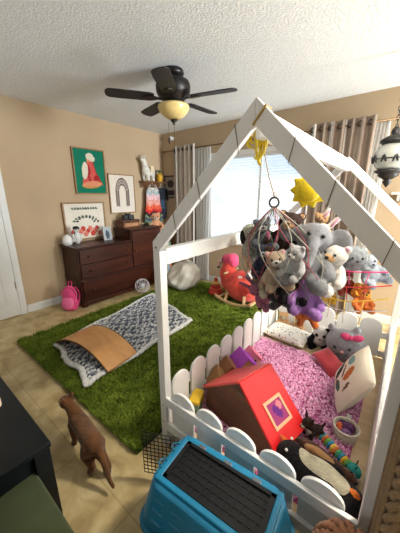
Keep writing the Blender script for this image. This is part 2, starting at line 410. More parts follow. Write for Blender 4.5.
def paint_seated(u, v):
    if el(u,v,.53,.85,.13,.08) or el(u,v,.60,.80,.10,.07): return 1
    if el(u,v,.47,.77,.06,.05): return 4
    if el(u,v,.33,.52,.10,.2,-.18): return 1
    if el(u,v,.44,.55,.07,.13,.2) or el(u,v,.70,.36,.10,.07,.3): return 2
    if el(u,v,.53,.2,.33,.085,.08): return 4 if v > .17 else 5
    if .2 < v < .75 and abs(u-.53-.03*sin(v*9)) < .09+.26*(.75-v)/.55: return 3 if sin(u*19+v*7) > -.75 else 2
    return 0
picture('framed_picture', 'green framed picture of a seated figure in red and pink robes', 1.79, 2.255, 1.44, 2.035, .016, .03, WD, paint_seated,
    [PC('green',(20,120,92)),PC('ivory',(228,218,196)),PC('dark_red',(168,40,44)),PC('coral',(216,92,84)),PC('peach',(228,150,110)),PC('ochre',(206,150,86))], 60, 72)
def paint_arch(u, v):
    dx = (u-.5)/.62; dy = (v-.55)/.85
    r = sqrt(dx*dx+dy*dy) if v > .55 else abs(dx)
    if v < .17: return 0
    for k in range(3):
        if abs(r-(.25+.085*k)) < .036: return 1 + (k % 2)
    return 0
picture('framed_picture', 'narrow framed print of a grey arched rainbow on white', 2.29, 2.76, 1.155, 1.735, .014, .028, WD, paint_arch,
    [PC('white',(226,216,202)),PC('grey',(120,106,98)),PC('grey_mid',(142,128,118))], 60, 84)
rr = random.Random(11)
BER = [(.16+.062*k_, .2+.09*sin(k_*2.1), rr.uniform(.05,.075)) for k_ in range(12)]
LEAF = [(.5+.36*cos(a), .34+.30*sin(a), a) for a in [radians(x) for x in range(25,160,15)]] + [(.5+.24*cos(a), .40+.22*sin(a), a) for a in [radians(x) for x in range(20,165,22)]] + [(.2+.067*k, .86, 1.57) for k in range(10)]
def paint_berry(u, v):
    for k, (x, y, r) in enumerate(BER):
        if el(u,v,x,y,r,r*1.25): return 1 + k % 2
    for k, (x, y, a) in enumerate(LEAF):
        if el(u,v,x,y,.042,.026,a+.6): return 3 if k % 3 else 4
    return 0
picture('framed_picture', 'wide framed print of red flowers and leaves leaning on the dresser', 1.575, 2.18, .822, 1.335, .02, .03, WD, paint_berry,
    [PC('cream',(232,224,210)),PC('red',(200,70,60)),PC('pink',(222,130,112)),PC('leaf',(96,112,84)),PC('dark_leaf',(70,72,78))], 84, 70, tilt=0, x=.004)
picture('framed_poster', 'dark framed poster half hidden behind the left curtain', 0, .3, 1.38, 1.76, .02, .02, mat('dark_frame',(44,36,32),.5), lambda u,v: 1 if (v<.35 and v>.1) or el(u,v,.5,.65,.3,.2) else 0,
    [PC('poster',(160,150,136)),PC('poster_dark',(70,60,58))], 20, 24)
pq = [o for o in bpy.data.objects if o.name.startswith('framed_poster')][0]
pq.rotation_euler = (0,0,-pi/2); pq.location = (.19,YB-.001,1.38)

# ------------------------------------------------------------------ dresser
MAH = wood('mahogany', (40,15,7), (66,28,13), (6,.8,6), .32, 2.5, 4., .35)
MAHD = wood('mahogany_front', (44,17,8), (72,31,14), (6,.7,6), .32, 2.2, 4., .35)
DYA, DYM, DYB = 1.50, 2.32, 2.90
t = thing('dresser', 'dark mahogany dresser with a raised cabinet at its right end', 'dresser', (.23,(DYA+DYB)/2,0))
mb = MB().bx(.02,.42,DYA,DYB,.06,.36).bx(.02,.42,DYA,DYM,.36,.775).bx(.02,.42,DYM,DYB,.36,.925)
mb.build('body', MAH, t, bevel=.004, world=True)
MB().bx(.015,.455,DYA-.025,DYM-.002,.777,.8).build('top', MAH, t, bevel=.007, world=True)
MB().bx(.015,.455,DYM-.02,DYB+.02,.927,.95).build('top', MAH, t, bevel=.007, world=True)
MB().bx(.02,.45,DYA-.01,DYB+.01,.362,.378).build('waist_moulding', MAH, t, bevel=.005, world=True)
MB().bx(.03,.445,DYA-.008,DYB+.008,.02,.075).build('plinth', MAH, t, bevel=.006, world=True)
for y in (DYA+.03, DYB-.03):
    for x in (.06,.41): MB().bx(x-.025,x+.025,y-.03,y+.03,0,.03).build('leg', MAH, t, bevel=.005, world=True)
KN = mat('antique_brass', (96,66,38), .4, .1, metal=.7)
def knob(y, z, par): MB().lathe([(.006,0),(.006,.012),(.014,.018),(.015,.026),(.006,.032)],n=14).xf(Matrix.Translation((.44,y,z))@Matrix.Rotation(pi/2,4,'Y')).build('knob', KN, par, smooth=True, world=True)
for (y0,y1,z0,z1,ks) in ((DYA+.02,DYM-.015,.575,.765,(.12,.7)),(DYA+.02,DYM-.015,.39,.565,(.12,.7)),(DYA+.02,DYB-.02,.085,.352,(.14,1.22))):
    d = MB().bx(.42,.44,y0,y1,z0,z1).build('drawer', MAHD, t, bevel=.006, world=True)
    for k in ks: knob(y0+k*(1 if y1 < 2.5 else 1), (z0+z1)/2, d)
d = MB().bx(.42,.436,DYM+.015,DYB-.02,.39,.91).bx(.436,.442,DYM+.015,DYM+.07,.39,.91).bx(.436,.442,DYB-.075,DYB-.02,.39,.91).bx(.436,.442,DYM+.07,DYB-.075,.39,.45).bx(.436,.442,DYM+.07,DYB-.075,.85,.91).build('door', MAHD, t, bevel=.003, world=True)
knob(DYM+.045, .62, d)

# things on the dresser
t = thing('night_light', 'white egg shaped night light at the left end of the dresser', 'lamp', (.15,1.53,.80))
MB().lathe([(.03,0),(.045,.004),(.062,.03),(.064,.06),(.054,.095),(.034,.122),(.012,.135),(.001,.137)],n=24).build('shell', mat('white_plastic',(236,236,232),.35,.02), t, smooth=True)
MB().lathe([(.046,-.0),(.05,.004),(.05,.012),(.044,.014)],n=24).build('base', mat('pale_grey_plastic',(190,190,188),.4,.02), t, smooth=True)
t = thing('figurine', 'black and white bird figurine beside the egg night light', 'figurine', (.19,1.645,.80), scale=1.15)
blob(None, [((0,0,.075),(.042,.042,.075)),((0,0,.165),(.034,.034,.036)),((.0,.045,.08),(.014,.012,.05)),((.0,-.045,.08),(.014,.012,.05))], mat('figurine_white',(222,222,218),.3,.05), 'body', t, .006)
MB().ball((-.004,0,.182),(.037,.037,.026)).build('cap', BLK, t, smooth=True)
MB().ball((-.006,0,.085),(.042,.047,.062)).build('back', BLK, t, smooth=True)
for s in (-1,1): MB().ball((.032,.013*s,.17),.006).build('eye', BLK, t)
MB().cyl((.03,0,.16),(.052,0,.157),.007,.001).build('beak', mat('orange_beak',(226,150,40),.4,0), t)
t = thing('photo_frame', 'small silver photo frame standing on the dresser top', 'photo frame', (.2,2.09,.80), (0,-.12,.0))
MB().bx(-.008,.008,-.065,-.05,0,.19).bx(-.008,.008,.05,.065,0,.19).bx(-.008,.008,-.05,.05,0,.015).bx(-.008,.008,-.05,.05,.175,.19).build('frame', mat('silver',(176,178,178),.35,.03,metal=.5), t, bevel=.002)
MB().grid(lambda u,v:(.002,-.05+.1*u,.015+.16*v),16,20,pick=lambda u,v: 1 if el(u,v,.42,.4,.22,.4) or el(u,v,.65,.35,.15,.35) else 0).build('photo', [PC('photo_sky',(168,180,184)),PC('photo_dark',(84,92,104))], t, solid=.002)
MB().box((-.045,0,.08),(.004,.04,.17),(0,.5,0)).build('stand', BLK, t)
t = thing('wooden_box', 'small brown wooden chest on the raised end of the dresser', 'box', (.17,2.48,.95))
MB().bx(-.09,.09,-.15,.15,0,.085).build('body', wood('box_wood',(84,46,24),(120,70,38),(6,1,6),.4), t, bevel=.004)
MB().bx(-.095,.095,-.155,.155,.087,.115).build('lid', wood('box_wood2',(70,36,18),(104,56,30),(6,1,6),.4), t, bevel=.006)
MB().bx(.09,.097,-.015,.015,.07,.1).build('clasp', KN, t)
MB().bx(.088,.093,-.12,.12,.02,.07).build('front_panel', wood('box_wood3',(150,104,62),(176,128,84),(6,1,6),.4), t)
t = thing('toy_camera', 'black toy camera lying on the lid of the small wooden chest', 'camera', (.17,2.48,1.065))
MB().bx(-.04,.04,-.09,.09,0,.07).bx(-.03,.03,-.04,.04,.07,.095).build('body', mat('black_leather',(34,32,32),.5,.2,30.,.3,200), t, bevel=.008, seg=3)
MB().cyl((.04,0,.04),(.07,0,.04),.032,.03,20).build('lens', mat('dark_lens',(50,50,54),.2,0), t)
MB().lathe([(.012,.07),(.012,.085),(.01,.086)],c=(0,.065,0),n=12).build('dial', mat('dull_steel',(140,138,134),.4,0,metal=.7), t)
# ------------------------------------------------------------------ wall shelf corner
SHW = wood('shelf_wood', (96,62,36), (136,92,56), (6,1,6), .5)
t = thing('wall_shelf', 'short brown wooden shelf with pegs on the left wall by the corner', 'shelf', (.08,3.1,1.60))
MB().bx(-.075,.075,-.24,.24,.03,.05).build('board', SHW, t, bevel=.003)
MB().bx(-.075,-.06,-.22,.22,-.05,.03).build('back_rail', SHW, t, bevel=.003)
for y in (-.15,0,.14): MB().cyl((-.06,y,-.02),(.0,y,-.005),.008,.01,10).build('peg', SHW, t, smooth=True)
FUZ = lambda n, c, v=.18: mat('plush_'+n, c, .95, v, 26., .8, 160, sheen=.05 if sum(c) < 150 else .2, spec=.1)
t = thing('plush_llama', 'white fluffy toy llama standing on the wall shelf', 'soft toy', (.085,3.01,1.65), (0,0,radians(12)), scale=1.18)
blob(None, chain([(0,-.05,.13,.06),(0,.05,.13,.065)]) + chain([(0,-.06,.15,.045),(0,-.09,.26,.034)]) + [((0,-.105,.275),(.032,.05,.032)),((.02,-.085,.32),(.009,.009,.026)),((-.02,-.085,.32),(.009,.009,.026))] + [b for x in (-.035,.035) for y in (-.055,.06) for b in chain([(x,y,.1,.026),(x,y,.024,.022)])] + [((0,.12,.16),(.02,.03,.03))], FUZ('white',(232,226,214)), 'body', t, .008, 3)
for s in (-1,1): MB().ball((.024*s,-.125,.285),.007,seg=8,rings=6).build('eye', BLK, t)
MB().bx(-.066,.066,-.03,.045,.185,.2).bx(-.07,-.064,-.03,.045,.12,.19).bx(.064,.07,-.03,.045,.12,.19).build('saddle_blanket', mat('saddle_wool',(226,206,170),.9), t, bevel=.003)
t = thing('pineapple_ornament', 'yellow pineapple ornament at the right end of the wall shelf', 'ornament', (.09,3.255,1.65))
MB().grid(lambda u,v: ((.055*sin(pi*min(.98,.12+.83*v))**.6)*(1+.06*sin(u*2*pi*8+v*18))*cos(u*2*pi), (.055*sin(pi*min(.98,.12+.83*v))**.6)*(1+.06*sin(u*2*pi*8+v*18))*sin(u*2*pi), .14*v), 48, 16).build('body', mat('pineapple_yellow',(214,160,40),.5,.25,14.), t, smooth=True)
lf = MB()
for k in range(14):
    a = k*2.4; r = .012 + .028*(k/14)
    lf.tube([(0,0,.135),(r*.5*cos(a),r*.5*sin(a),.165),(r*1.5*cos(a),r*1.5*sin(a),.2-.001*k)], [.008,.007,.001], 5)
lf.build('crown', mat('pineapple_leaf',(74,104,52),.6), t)
def garment(name, label, y, ztop, h, wtop, wbot, bands, x=.085, sleeves=0):
    t = thing(name, label, 'clothes', (x, y, ztop-h))
    def fn(u, v):
        a = u*2*pi; w = wbot + (wtop-wbot)*v
        if v > .93: w *= 1-.5*(v-.93)/.07*.6
        f = 1 + .10*(1-v)*sin(a*7+v*3)
        return (.032*sin(a)*f*(1-.3*v), w/2*cos(a)*(1+.04*sin(v*9)), h*v + .012*sin(a*5)*(1-v))
    cols = [mat('garment_%d_%d_%d'%c, c, .9, .35, 30., sheen=.2, spec=.1) for _, c in bands]
    def pick(u, v):
        v2 = v + .02*sin(u*40)
        for i, (z, _) in enumerate(bands):
            if v2 <= z: return i
        return len(bands)-1
    MB().grid(fn, 48, 30, pick=pick).build('body', cols, t, smooth=True)
    for s in (-1, 1):
        if sleeves: MB().tube([(0,s*wtop*.42,h*.95),(0.005,s*(wtop*.5+.03),h*.86),(.0,s*(wtop*.5+sleeves*.5),h*.86-sleeves)], [.035,.042,.05], 12).build('sleeve', cols[-1], t, smooth=True)
        else: MB().tube([(0,s*wtop*.33,h*.98),(0,s*wtop*.3,h+.03),(0,s*wtop*.2,h+.045)], .01, 6).build('strap', cols[-1], t, smooth=True)
    MB().tube([(0,-wtop*.45,h*.985),(0,0,h+.045),(0,0,h+.075),(-.012,0.01,h+.09),(-.02,0,h+.075)], .004, 6).tube([(0,wtop*.45,h*.985),(0,0,h+.045)], .004, 6).build('hanger', mat('hanger_wire',(180,176,168),.4,0,metal=.5), t)
    return t
garment('dress', 'colourful dress with pink, red and black bands hanging under the wall shelf', 3.07, 1.55, .57, .25, .42,
    [(.07,(90,120,96)),(.14,(70,64,92)),(.2,(120,150,96)),(.3,(52,34,44)),(.38,(206,52,46)),(.5,(226,96,66)),(.66,(238,160,146)),(.8,(226,182,186)),(.9,(156,172,176)),(1.,(196,190,182))], x=.11)
garment('jacket', 'dark jacket hanging next to the colourful dress under the wall shelf', 3.30, 1.55, .52, .18, .2, [(.3,(40,44,56)),(.6,(58,76,96)),(1.,(38,42,52))], x=.08, sleeves=.26)

# low bookcase in the corner between dresser and curtain
t = thing('bookcase', 'small low bookcase in the corner behind the beanbag', 'bookcase', (.16,3.16,0))
MB().bx(-.14,.13,-.2,-.185,0,.8).bx(-.14,.13,.185,.2,0,.8).bx(-.14,-.13,-.185,.185,0,.8).build('body', SHW, t, bevel=.002)
for z in (.03,.40,.78): MB().bx(-.13,.13,-.185,.185,z,z+.016).build('shelf', SHW, t, bevel=.002)
bk = [((206,176,104),'mustard'),((226,220,200),'cream'),((112,146,120),'green'),((60,72,92),'navy'),((204,200,190),'pale grey'),((150,164,176),'blue grey'),((190,120,84),'terracotta')]
for zi, zb in enumerate((.046,.416)):
    y = 3.16-.18; k = 0
    while y < 3.16+.13:
        c, nm = bk[(k+3*zi) % 7]; w = .03+.008*((k*3+zi)%4); h = .2+.02*((k*5+zi*2)%4)
        b = MB()
        b.bx(.045,.275,y,y+w,zb,zb+h)
        b.single('book', mat('book_'+nm.replace(' ','_'), c, .6, .1, 10.), '%s book upright on the %s shelf of the corner bookcase' % (nm, ('lower','middle')[zi]), 'book', 'books in the corner bookcase', bevel=.003)
        y += w+.004; k += 1
        if k == 7: break

# ------------------------------------------------------------------ beanbag, backpack, ball
BB = mat('beanbag_linen', (204,196,180), .9, .1, 5., .3, 120, sheen=.2, spec=.15)
t = thing('beanbag', 'crumpled beige beanbag on the grass rug in front of the left curtain', 'beanbag', (.95,2.83,.02))
def bbf(u, v):
    a = u*2*pi; ph = -pi/2 + pi*v
    r = cos(ph)**.75 if cos(ph) > 0 else 0
    zz = .5*(1+sin(ph)); z = .41*zz**1.05
    wr = 1 + .045*sin(a*5+v*9)*sin(pi*v) + .03*sin(a*11-v*14)*sin(pi*v) + .02*sin(a*3+v*30)
    lean = .09*zz**2
    return (.29*r*wr*cos(a)*(1.02-.2*zz)+lean*.5, .25*r*wr*sin(a)*(1.02-.15*zz)+lean, z + .02*sin(a*4+v*8)*sin(pi*v))
MB().grid(bbf, 72, 40).build('bag', BB, t, smooth=True)
se = MB()
for k in range(4):
    a = k/4+.06; se.tube([Vector(bbf(a, v/20))*1.004 for v in range(4,20)], .005, 6)
se.build('seam', mat('beanbag_seam',(160,150,134),.9), t, smooth=True)
MB().tube(bez([(.05,.1,.44),(.02,.05,.5),(.07,.0,.5),(.1,.06,.43)],8), .012, 8).build('carry_loop', BB, t, smooth=True)
PK = mat('backpack_pink', (226,70,130), .7, .18, 12., .3, 150, sheen=.2)
PKD = mat('backpack_dark_pink', (190,44,98), .7, .12)
t = thing('backpack', 'small pink child backpack leaning at the left side of the dresser', 'backpack', (.365,1.355,0), (radians(-6),0,radians(35)))
blob(None, [((0,0,.1),(.11,.062,.1)),((0,0,.2),(.1,.055,.11)),((0,.0,.27),(.075,.042,.06)),((0,0,.05),(.105,.062,.05))], PK, 'bag', t, .012)
blob(None, [((0,-.055,.1),(.085,.035,.075)),((0,-.05,.14),(.08,.028,.05))], mat('backpack_light_pink',(238,112,160),.7,.15), 'front_pocket', t, .01)
MB().tube([(.1*cos(a)*1.02,-.03,.2+.11*sin(a)) for a in [pi*k/12 for k in range(13)]], .005, 6).build('zipper', PKD, t, smooth=True)
MB().tube(bez([(-.02,.02,.32),(-.02,.03,.37),(.02,.03,.37),(.02,.02,.32)],6), .007, 6).build('grab_handle', PKD, t, smooth=True)
for s in (-1,1): MB().tube(bez([(.05*s,.045,.3),(.075*s,.1,.2),(.07*s,.055,.06)],8), .013, 8).build('shoulder_strap', PKD, t, smooth=True)
GLP = mat('clear_plastic', (225,230,232), .1, .0, trans=.9)
t = thing('wire_ball', 'see-through white lattice ball on the floor in front of the dresser', 'ball', (.6,2.33,.012))
b = MB(); R_ = .105
for k in range(6):
    for tilt in (.0, .9, 1.57):
        M = Matrix.Rotation(k*pi/6,3,'Z') @ Matrix.Rotation(tilt,3,'X')
        b.tube([M @ Vector((R_*cos(q*pi/14), R_*sin(q*pi/14), 0)) + Vector((0,0,R_)) for q in range(28)], .0022, 4, closed=True)
b.build('lattice', mat('ball_white',(214,208,204),.4,.05), t)
MB().ball((0,0,R_),.045,seg=12,rings=8).build('inner_ball', mat('inner_silver',(180,178,180),.3,.1), t, smooth=True)

# ------------------------------------------------------------------ grass rug
RX0, RX1, RY0, RY1 = .70, 2.565, .66, 3.24
t = thing('rug', 'large green artificial grass shag rug on the tiled floor', 'rug', ((RX0+RX1)/2,(RY0+RY1)/2,0))
MB().bx(RX0,RX1,RY0,RY1,.001,.012).build('backing', mat('rug_backing',(44,62,22),.95,.2), t, world=True)
def grass_mat():
    m = bpy.data.materials.new('grass_pile'); m.use_nodes = True; nt = m.node_tree; b = nt.nodes['Principled BSDF']
    tc = nt.nodes.new('ShaderNodeTexCoord'); n = nt.nodes.new('ShaderNodeTexNoise'); n.inputs['Scale'].default_value = 60.; n.inputs['Detail'].default_value = 3
    n2 = nt.nodes.new('ShaderNodeTexNoise'); n2.inputs['Scale'].default_value = 5.
    a = nt.nodes.new('ShaderNodeMath'); a.operation = 'MULTIPLY_ADD'; a.inputs[1].default_value = .45
    r = nt.nodes.new('ShaderNodeValToRGB'); e = r.color_ramp.elements; e[0].position = .5; e[1].position = .95
    e[0].color = lin((72,90,22)); e[1].color = lin((146,160,58)); k = e.new(.72); k.color = lin((102,122,34))
    nt.links.new(tc.outputs['Object'], n.inputs['Vector']); nt.links.new(tc.outputs['Object'], n2.inputs['Vector'])
    nt.links.new(n2.outputs['Fac'], a.inputs[0]); nt.links.new(n.outputs['Fac'], a.inputs[2]); nt.links.new(a.outputs[0], r.inputs['Fac']); nt.links.new(r.outputs['Color'], b.inputs['Base Color'])
    b.inputs['Roughness'].default_value = .75; b.inputs['Specular IOR Level'].default_value = .2
    return m
BLK_Q = [(1.12,.85),(1.86,.775),(1.80,2.03),(.86,2.27)]
def inside(x, y, Q):
    s = 0
    for i in range(4):
        ax, ay = Q[i]; bx_, by_ = Q[(i+1)%4]
        if (bx_-ax)*(y-ay)-(by_-ay)*(x-ax) < 0: return False
    return True
rg = random.Random(3); g = MB(); cx, cy = (RX0+RX1)/2, (RY0+RY1)/2
for _ in range(95000):
    y = RY0 + (RY1-RY0)*rg.random()**1.35; x = rg.uniform(RX0, RX1)
    a = rg.uniform(0, 2*pi); h = rg.uniform(.024,.042); w = .0035 + .0015*(y-RY0); le = rg.uniform(.25,1.1)*h; a2 = a + rg.uniform(1,2.1)
    if inside(x, y, BLK_Q): h *= .35
    clump = .8 + .35*sin(x*21+sin(y*17)*2)*sin(y*19+sin(x*13)*2); h *= clump
    dx, dy = w*cos(a), w*sin(a); lx, ly = le*cos(a2), le*sin(a2)
    X, Y = x-cx, y-cy; o = len(g.v)
    g.v += [(X-dx,Y-dy,.01),(X+dx,Y+dy,.01),(X+lx*.45-dx*.8,Y+ly*.45-dy*.8,.01+h*.65),(X+lx*.45+dx*.8,Y+ly*.45+dy*.8,.01+h*.65),(X+lx,Y+ly,.01+h)]
    g.f += [(o,o+1,o+3,o+2),(o+2,o+3,o+4)]; g.m += [0,0]
tag(g.build('pile', grass_mat(), t, fixn=False, smooth=True), kind='stuff')

# ------------------------------------------------------------------ knitted blanket and wooden rocker board
t = thing('blanket', 'chunky black and white knitted blanket with white border lying on the grass rug', 'blanket', (1.4,1.5,.03))
def bl(u, v):
    q = [Vector(p) for p in BLK_Q]; a = q[0].lerp(q[1], u); b = q[3].lerp(q[2], u); p = a.lerp(b, v)
    p = p + Vector((.018*sin(v*13+u*3), .02*sin(u*11+v*2)))
    z = .045 + .009*sin(u*9+v*4)*sin(v*11) 
    return Vector((p.x-1.4, p.y-1.5, z-.03))
MB().grid(lambda u,v: bl(u,v), 24, 40).build('lining', mat('blanket_grey',(150,152,156),.95,.2,20.), t, smooth=True, solid=.012)
st = MB(); rb = random.Random(9); NU, NV = 28, 44
for i in range(NU):
    run = 0
    for j in range(NV):
        for s in (-1, 1):
            u = (i+.5+.24*s)/NU; v = (j+.5)/NV
            if not (.02 < u < .98 and .02 < v < .98): continue
            p = bl(u, v); d = bl(u+.001*s, v+.001*1.6)-p
            zig = (i + (j if (i//2) % 2 else -j)) % 4
            c = 0 if (zig < 2 and rb.random() < .82) else (1 if rb.random() < .62 else 2)
            st.ball(p+Vector((0,0,.011)), (.018,.0105,.011), Euler((0,0,math.atan2(d.y,d.x))), 6, 4, mi=c)
st.build('stitches', [mat('yarn_charcoal',(92,98,112),.95,.25,40.),mat('yarn_white',(222,222,220),.95,.08,40.),mat('yarn_grey',(156,162,172),.95,.15,40.)], t, smooth=True, fixn=False)
bd = MB(); per = [(k/40,0) for k in range(40)] + [(1,k/64) for k in range(64)] + [(1-k/40,1) for k in range(40)] + [(0,1-k/64) for k in range(64)]
for k, (u, v) in enumerate(per):
    p = bl(u, v); bd.ball(p+Vector((rb.uniform(-.006,.006),rb.uniform(-.006,.006),.004)), (.03,.024,.019), Euler((0,0,k*1.3)), 7, 5)
bd.build('border', MATS['yarn_white'], t, smooth=True, fixn=False)
BO = wood('birch_board', (196,140,84), (214,160,102), (1.2,5,5), .4, 2.)
t = thing('balance_board', 'curved tan wooden balance board arched over the knitted blanket', 'balance board', (1.49,1.04,.045), (0,0,radians(5)))
def arc(u):
    a = -.62 + 1.24*u; R1 = .66
    return (R1*sin(a), R1*(cos(a)-cos(.62)))
n = 24; pr = [(arc(k/n)[0], arc(k/n)[1]+.032) for k in range(n+1)] + [(arc(k/n)[0], arc(k/n)[1]+.014) for k in range(n,-1,-1)]
MB().prism(pr, lambda u,v,d: (u,d,v), -.155, .155).build('deck', BO, t, bevel=.004)
for y in (-.157,.157):
    MB().prism([(p[0], p[1]) for p in pr], lambda u,v,d: (u,d,v), y-.0015, y+.0015).build('edge_band', wood('plywood_edge',(84,56,34),(120,84,54),(1,1,40),.6), t)

# ------------------------------------------------------------------ ring stacker and flamingo rocker
RED = mat('toy_red', (206,54,38), .35, .04)
t = thing('ring_stacker', 'red ring stacking toy on the grass rug between beanbag and flamingo', 'toy', (1.53,2.93,.035), scale=1.2)
for k, (r, c) in enumerate(((.092,(206,54,38)),(.078,(222,84,56)),(.064,(206,54,38)),(.05,(232,180,96)))):
    rr_ = .024 - .002*k
    MB().tube([((r-rr_)*cos(a*pi/14), (r-rr_)*sin(a*pi/14), .022+.037*k) for a in range(28)], rr_, 10, closed=True).build('ring', mat('toy_ring_%d'%c[1], c, .35, .04), t, smooth=True)
MB().cyl((0,0,0),(0,0,.17),.014).build('post', mat('toy_yellow',(226,180,60),.4,0), t, smooth=True)
MB().ball((0,0,.178),.026).build('knob', RED, t, smooth=True)
FL = FUZ('flamingo',(236,88,74)); FP = FUZ('flamingo_pink',(234,84,122))
t = thing('flamingo_rocker', 'coral pink plush flamingo rocking toy on wooden rockers', 'rocking toy', (1.93,2.90,.03), (0,0,radians(-2)), scale=1.12)
FROOT = t
blob(None, [((.05,0,.27),(.24,.17,.19)),((-.06,0,.25),(.14,.13,.14)),((.2,0,.32),(.12,.10,.10)),((.29,0,.37),(.06,.06,.06))] + chain([(-.12,0,.3,.13),(-.17,0,.4,.1),(-.155,0,.48,.08),(-.14,0,.53,.07)]), FL, 'body', t, .016)
blob(None, [((-.155,0,.565),(.1,.078,.075)),((-.11,0,.59),(.075,.085,.06)),((-.08,0,.54),(.05,.07,.06))], FP, 'head', t, .012)
blob(None, chain([(-.235,0,.55,.036),(-.29,0,.52,.032),(-.305,0,.465,.022)]), FUZ('beak_cream',(240,200,190)), 'beak', t, .008)
MB().ball((-.308,0,.455),(.02,.02,.026)).build('beak_tip', FUZ('black',(30,28,30)), t, smooth=True)
for s in (-1,1):
    MB().ball((-.205,.066*s,.575),.013,seg=10,rings=8).build('eye', BLK, t, smooth=True)
    blob(None, [((.10,.135*s,.28),(.12,.03,.075),(0,.25,0)),((.17,.14*s,.31),(.08,.025,.05),(0,.4,0))], FUZ('wing_coral',(226,72,64)), 'wing', t, .01)
blob(None, [((.06,0,.39),(.12,.125,.055)),((.16,0,.42),(.05,.11,.07))], FUZ('seat_cream',(240,222,214)), 'seat', t, .012)
RW = wood('beech', (196,158,112), (216,182,136), (1,6,6), .45)
for c in t.children: c.location.z = -.07
for s in (-1,1):
    p = [(-.24+.50*k/16, .05*((k-8)/8)**2) for k in range(17)]
    MB().prism([(x, z+.03) for x, z in p]+[(x, z) for x, z in p[::-1]], lambda u,v,d:(u,d,v), s*.16-.014, s*.16+.014).build('rocker', RW, t, bevel=.004)
    MB().bar((-.1,.15*s,.03),(-.07,.11*s,.2),.03,.03).build('leg', RW, t, bevel=.004); MB().bar((.16,.15*s,.03),(.14,.11*s,.22),.03,.03).build('leg', RW, t, bevel=.004)
for x in (-.2,.22): MB().bx(x-.02,x+.02,-.15,.15,.03,.052).build('crossbar', RW, t, bevel=.004)
MB().cyl((-.12,-.15,.36),(-.12,.15,.36),.013).build('handle', RW, t, smooth=True)

# ------------------------------------------------------------------ the cat, walking away to the left
FURC = mat('ruddy_cat_fur', (104,66,36), .8, .35, 22., .7, 120, sheen=.2, spec=.2)
t = thing('cat', 'slim ruddy brown cat walking across the tile away from the carrier', 'cat', (2.36,.49,0))
P = lambda x, y, z, r: (x-2.36, (y-.485)*.85-.005, z, r*.84 if r > .03 else r)
body = chain([P(2.235,.505,.185,.052),P(2.30,.50,.178,.058),P(2.38,.485,.182,.06),P(2.45,.475,.188,.062),P(2.49,.47,.185,.05)])
neck = chain([P(2.225,.505,.2,.046),P(2.19,.5,.235,.037),P(2.165,.495,.25,.036)])
head = [((2.155-2.36,.493-.49,.255),(.043,.04,.038)),((2.12-2.36,.485-.49,.243),(.022,.02,.018)),((2.105-2.36,.482-.49,.238),(.012,.014,.011))]
ears = chain([P(2.168,.52,.28,.014),P(2.172,.53,.312,.005)]) + chain([P(2.168,.467,.28,.014),P(2.172,.457,.312,.005)])
legs = chain([P(2.24,.475,.16,.035),P(2.25,.468,.09,.019),P(2.235,.47,.02,.014),P(2.215,.47,.012,.015)]) + chain([P(2.24,.53,.16,.035),P(2.205,.535,.09,.019),P(2.18,.535,.02,.014),P(2.16,.535,.012,.015)]) \
  + chain([P(2.455,.445,.17,.047),P(2.42,.44,.105,.034),P(2.485,.438,.07,.018),P(2.47,.438,.016,.013),P(2.445,.438,.012,.015)]) + chain([P(2.47,.495,.17,.047),P(2.475,.50,.105,.034),P(2.545,.50,.075,.018),P(2.54,.50,.018,.013),P(2.515,.50,.012,.015)])
tail = chain([P(2.51,.47,.2,.022),P(2.55,.465,.17,.017),P(2.585,.462,.11,.014),P(2.61,.46,.07,.012),P(2.64,.458,.055,.009)])
blob(None, body+neck+head+ears+legs+tail, FURC, 'body', t, .0065, 2)
for s in (-1,1):
    MB().ball((2.126-2.36,.488-.49+.024*s,.264),(.007,.008,.007),seg=10,rings=8).build('eye', mat('cat_eye',(150,140,40),.1,0), t, smooth=True)
    MB().ball((2.17-2.36,.492-.49+.027*s+.004*s,.292),(.004,.009,.014)).build('inner_ear', mat('cat_inner_ear',(176,122,92),.8), t, smooth=True)
MB().ball((2.094-2.36,.482-.49,.242),(.006,.007,.005),seg=10,rings=8).build('nose', mat('cat_nose',(110,56,44),.5), t, smooth=True)
# ------------------------------------------------------------------ house shaped floor bed
HX0, HX1, HY0, HY1, AP, EV, PW = 2.640, 3.606, .83, 2.40, 1.712, 1.19, .045
HM = (HX0+HX1)/2
BW = mat('white_bed_paint', (234,233,229), .5, .03, 5., .08, 60)
t = thing('house_bed', 'white wooden house frame floor bed with picket fence sides and open gable roof', 'bed', (HM,(HY0+HY1)/2,0))
for y in (HY0, HY1):
    for x in (HX0, HX1):
        p = MB().bx(x-PW/2,x+PW/2,y-PW/2,y+PW/2,0,1.165).build('post', BW, t, bevel=.003, world=True)
        MB().cyl((x-.002,y-PW/2-.001,.28),(x-.002,y-PW/2+.006,.28),.006,n=10).cyl((x-.002,y-PW/2-.001,.17),(x-.002,y-PW/2+.006,.17),.006,n=10).build('screw', MATS['brushed_nickel'], p, world=True)
    for s in (-1, 1):
        w = HX1-HX0+PW; hz = AP-1.21; L = sqrt((w/2)**2+hz**2); nx, nz = hz/L*.056, (w/2)/L*.056
        pl = [(-w/2,1.152),(-w/2,1.21),(0,AP),(0,AP-.056*L/(w/2)),(-w/2+nx,1.21-nz-.002)]
        r = MB().prism(pl, lambda u,v,d: (HM-s*u, d, v), y-PW/2-.001*(s+1), y-PW/2+.024).build('rafter', BW, t, bevel=.003, world=True)
        sx = HM - s*(w/2-.024)
        MB().cyl((sx,y-PW/2-.004,1.185),(sx,y-PW/2+.004,1.185),.006,n=10).build('screw', MATS['brushed_nickel'], r, world=True)
MB().bx(HM-.02,HM+.02,HY0+PW/2,HY1-PW/2,AP-.11,AP-.03).build('ridge_beam', BW, t, bevel=.003, world=True)
for x in (HX0, HX1): MB().bx(x-.0225,x+.0225,HY0+PW/2,HY1-PW/2,1.095,1.175).build('eave_beam', BW, t, bevel=.003, world=True)
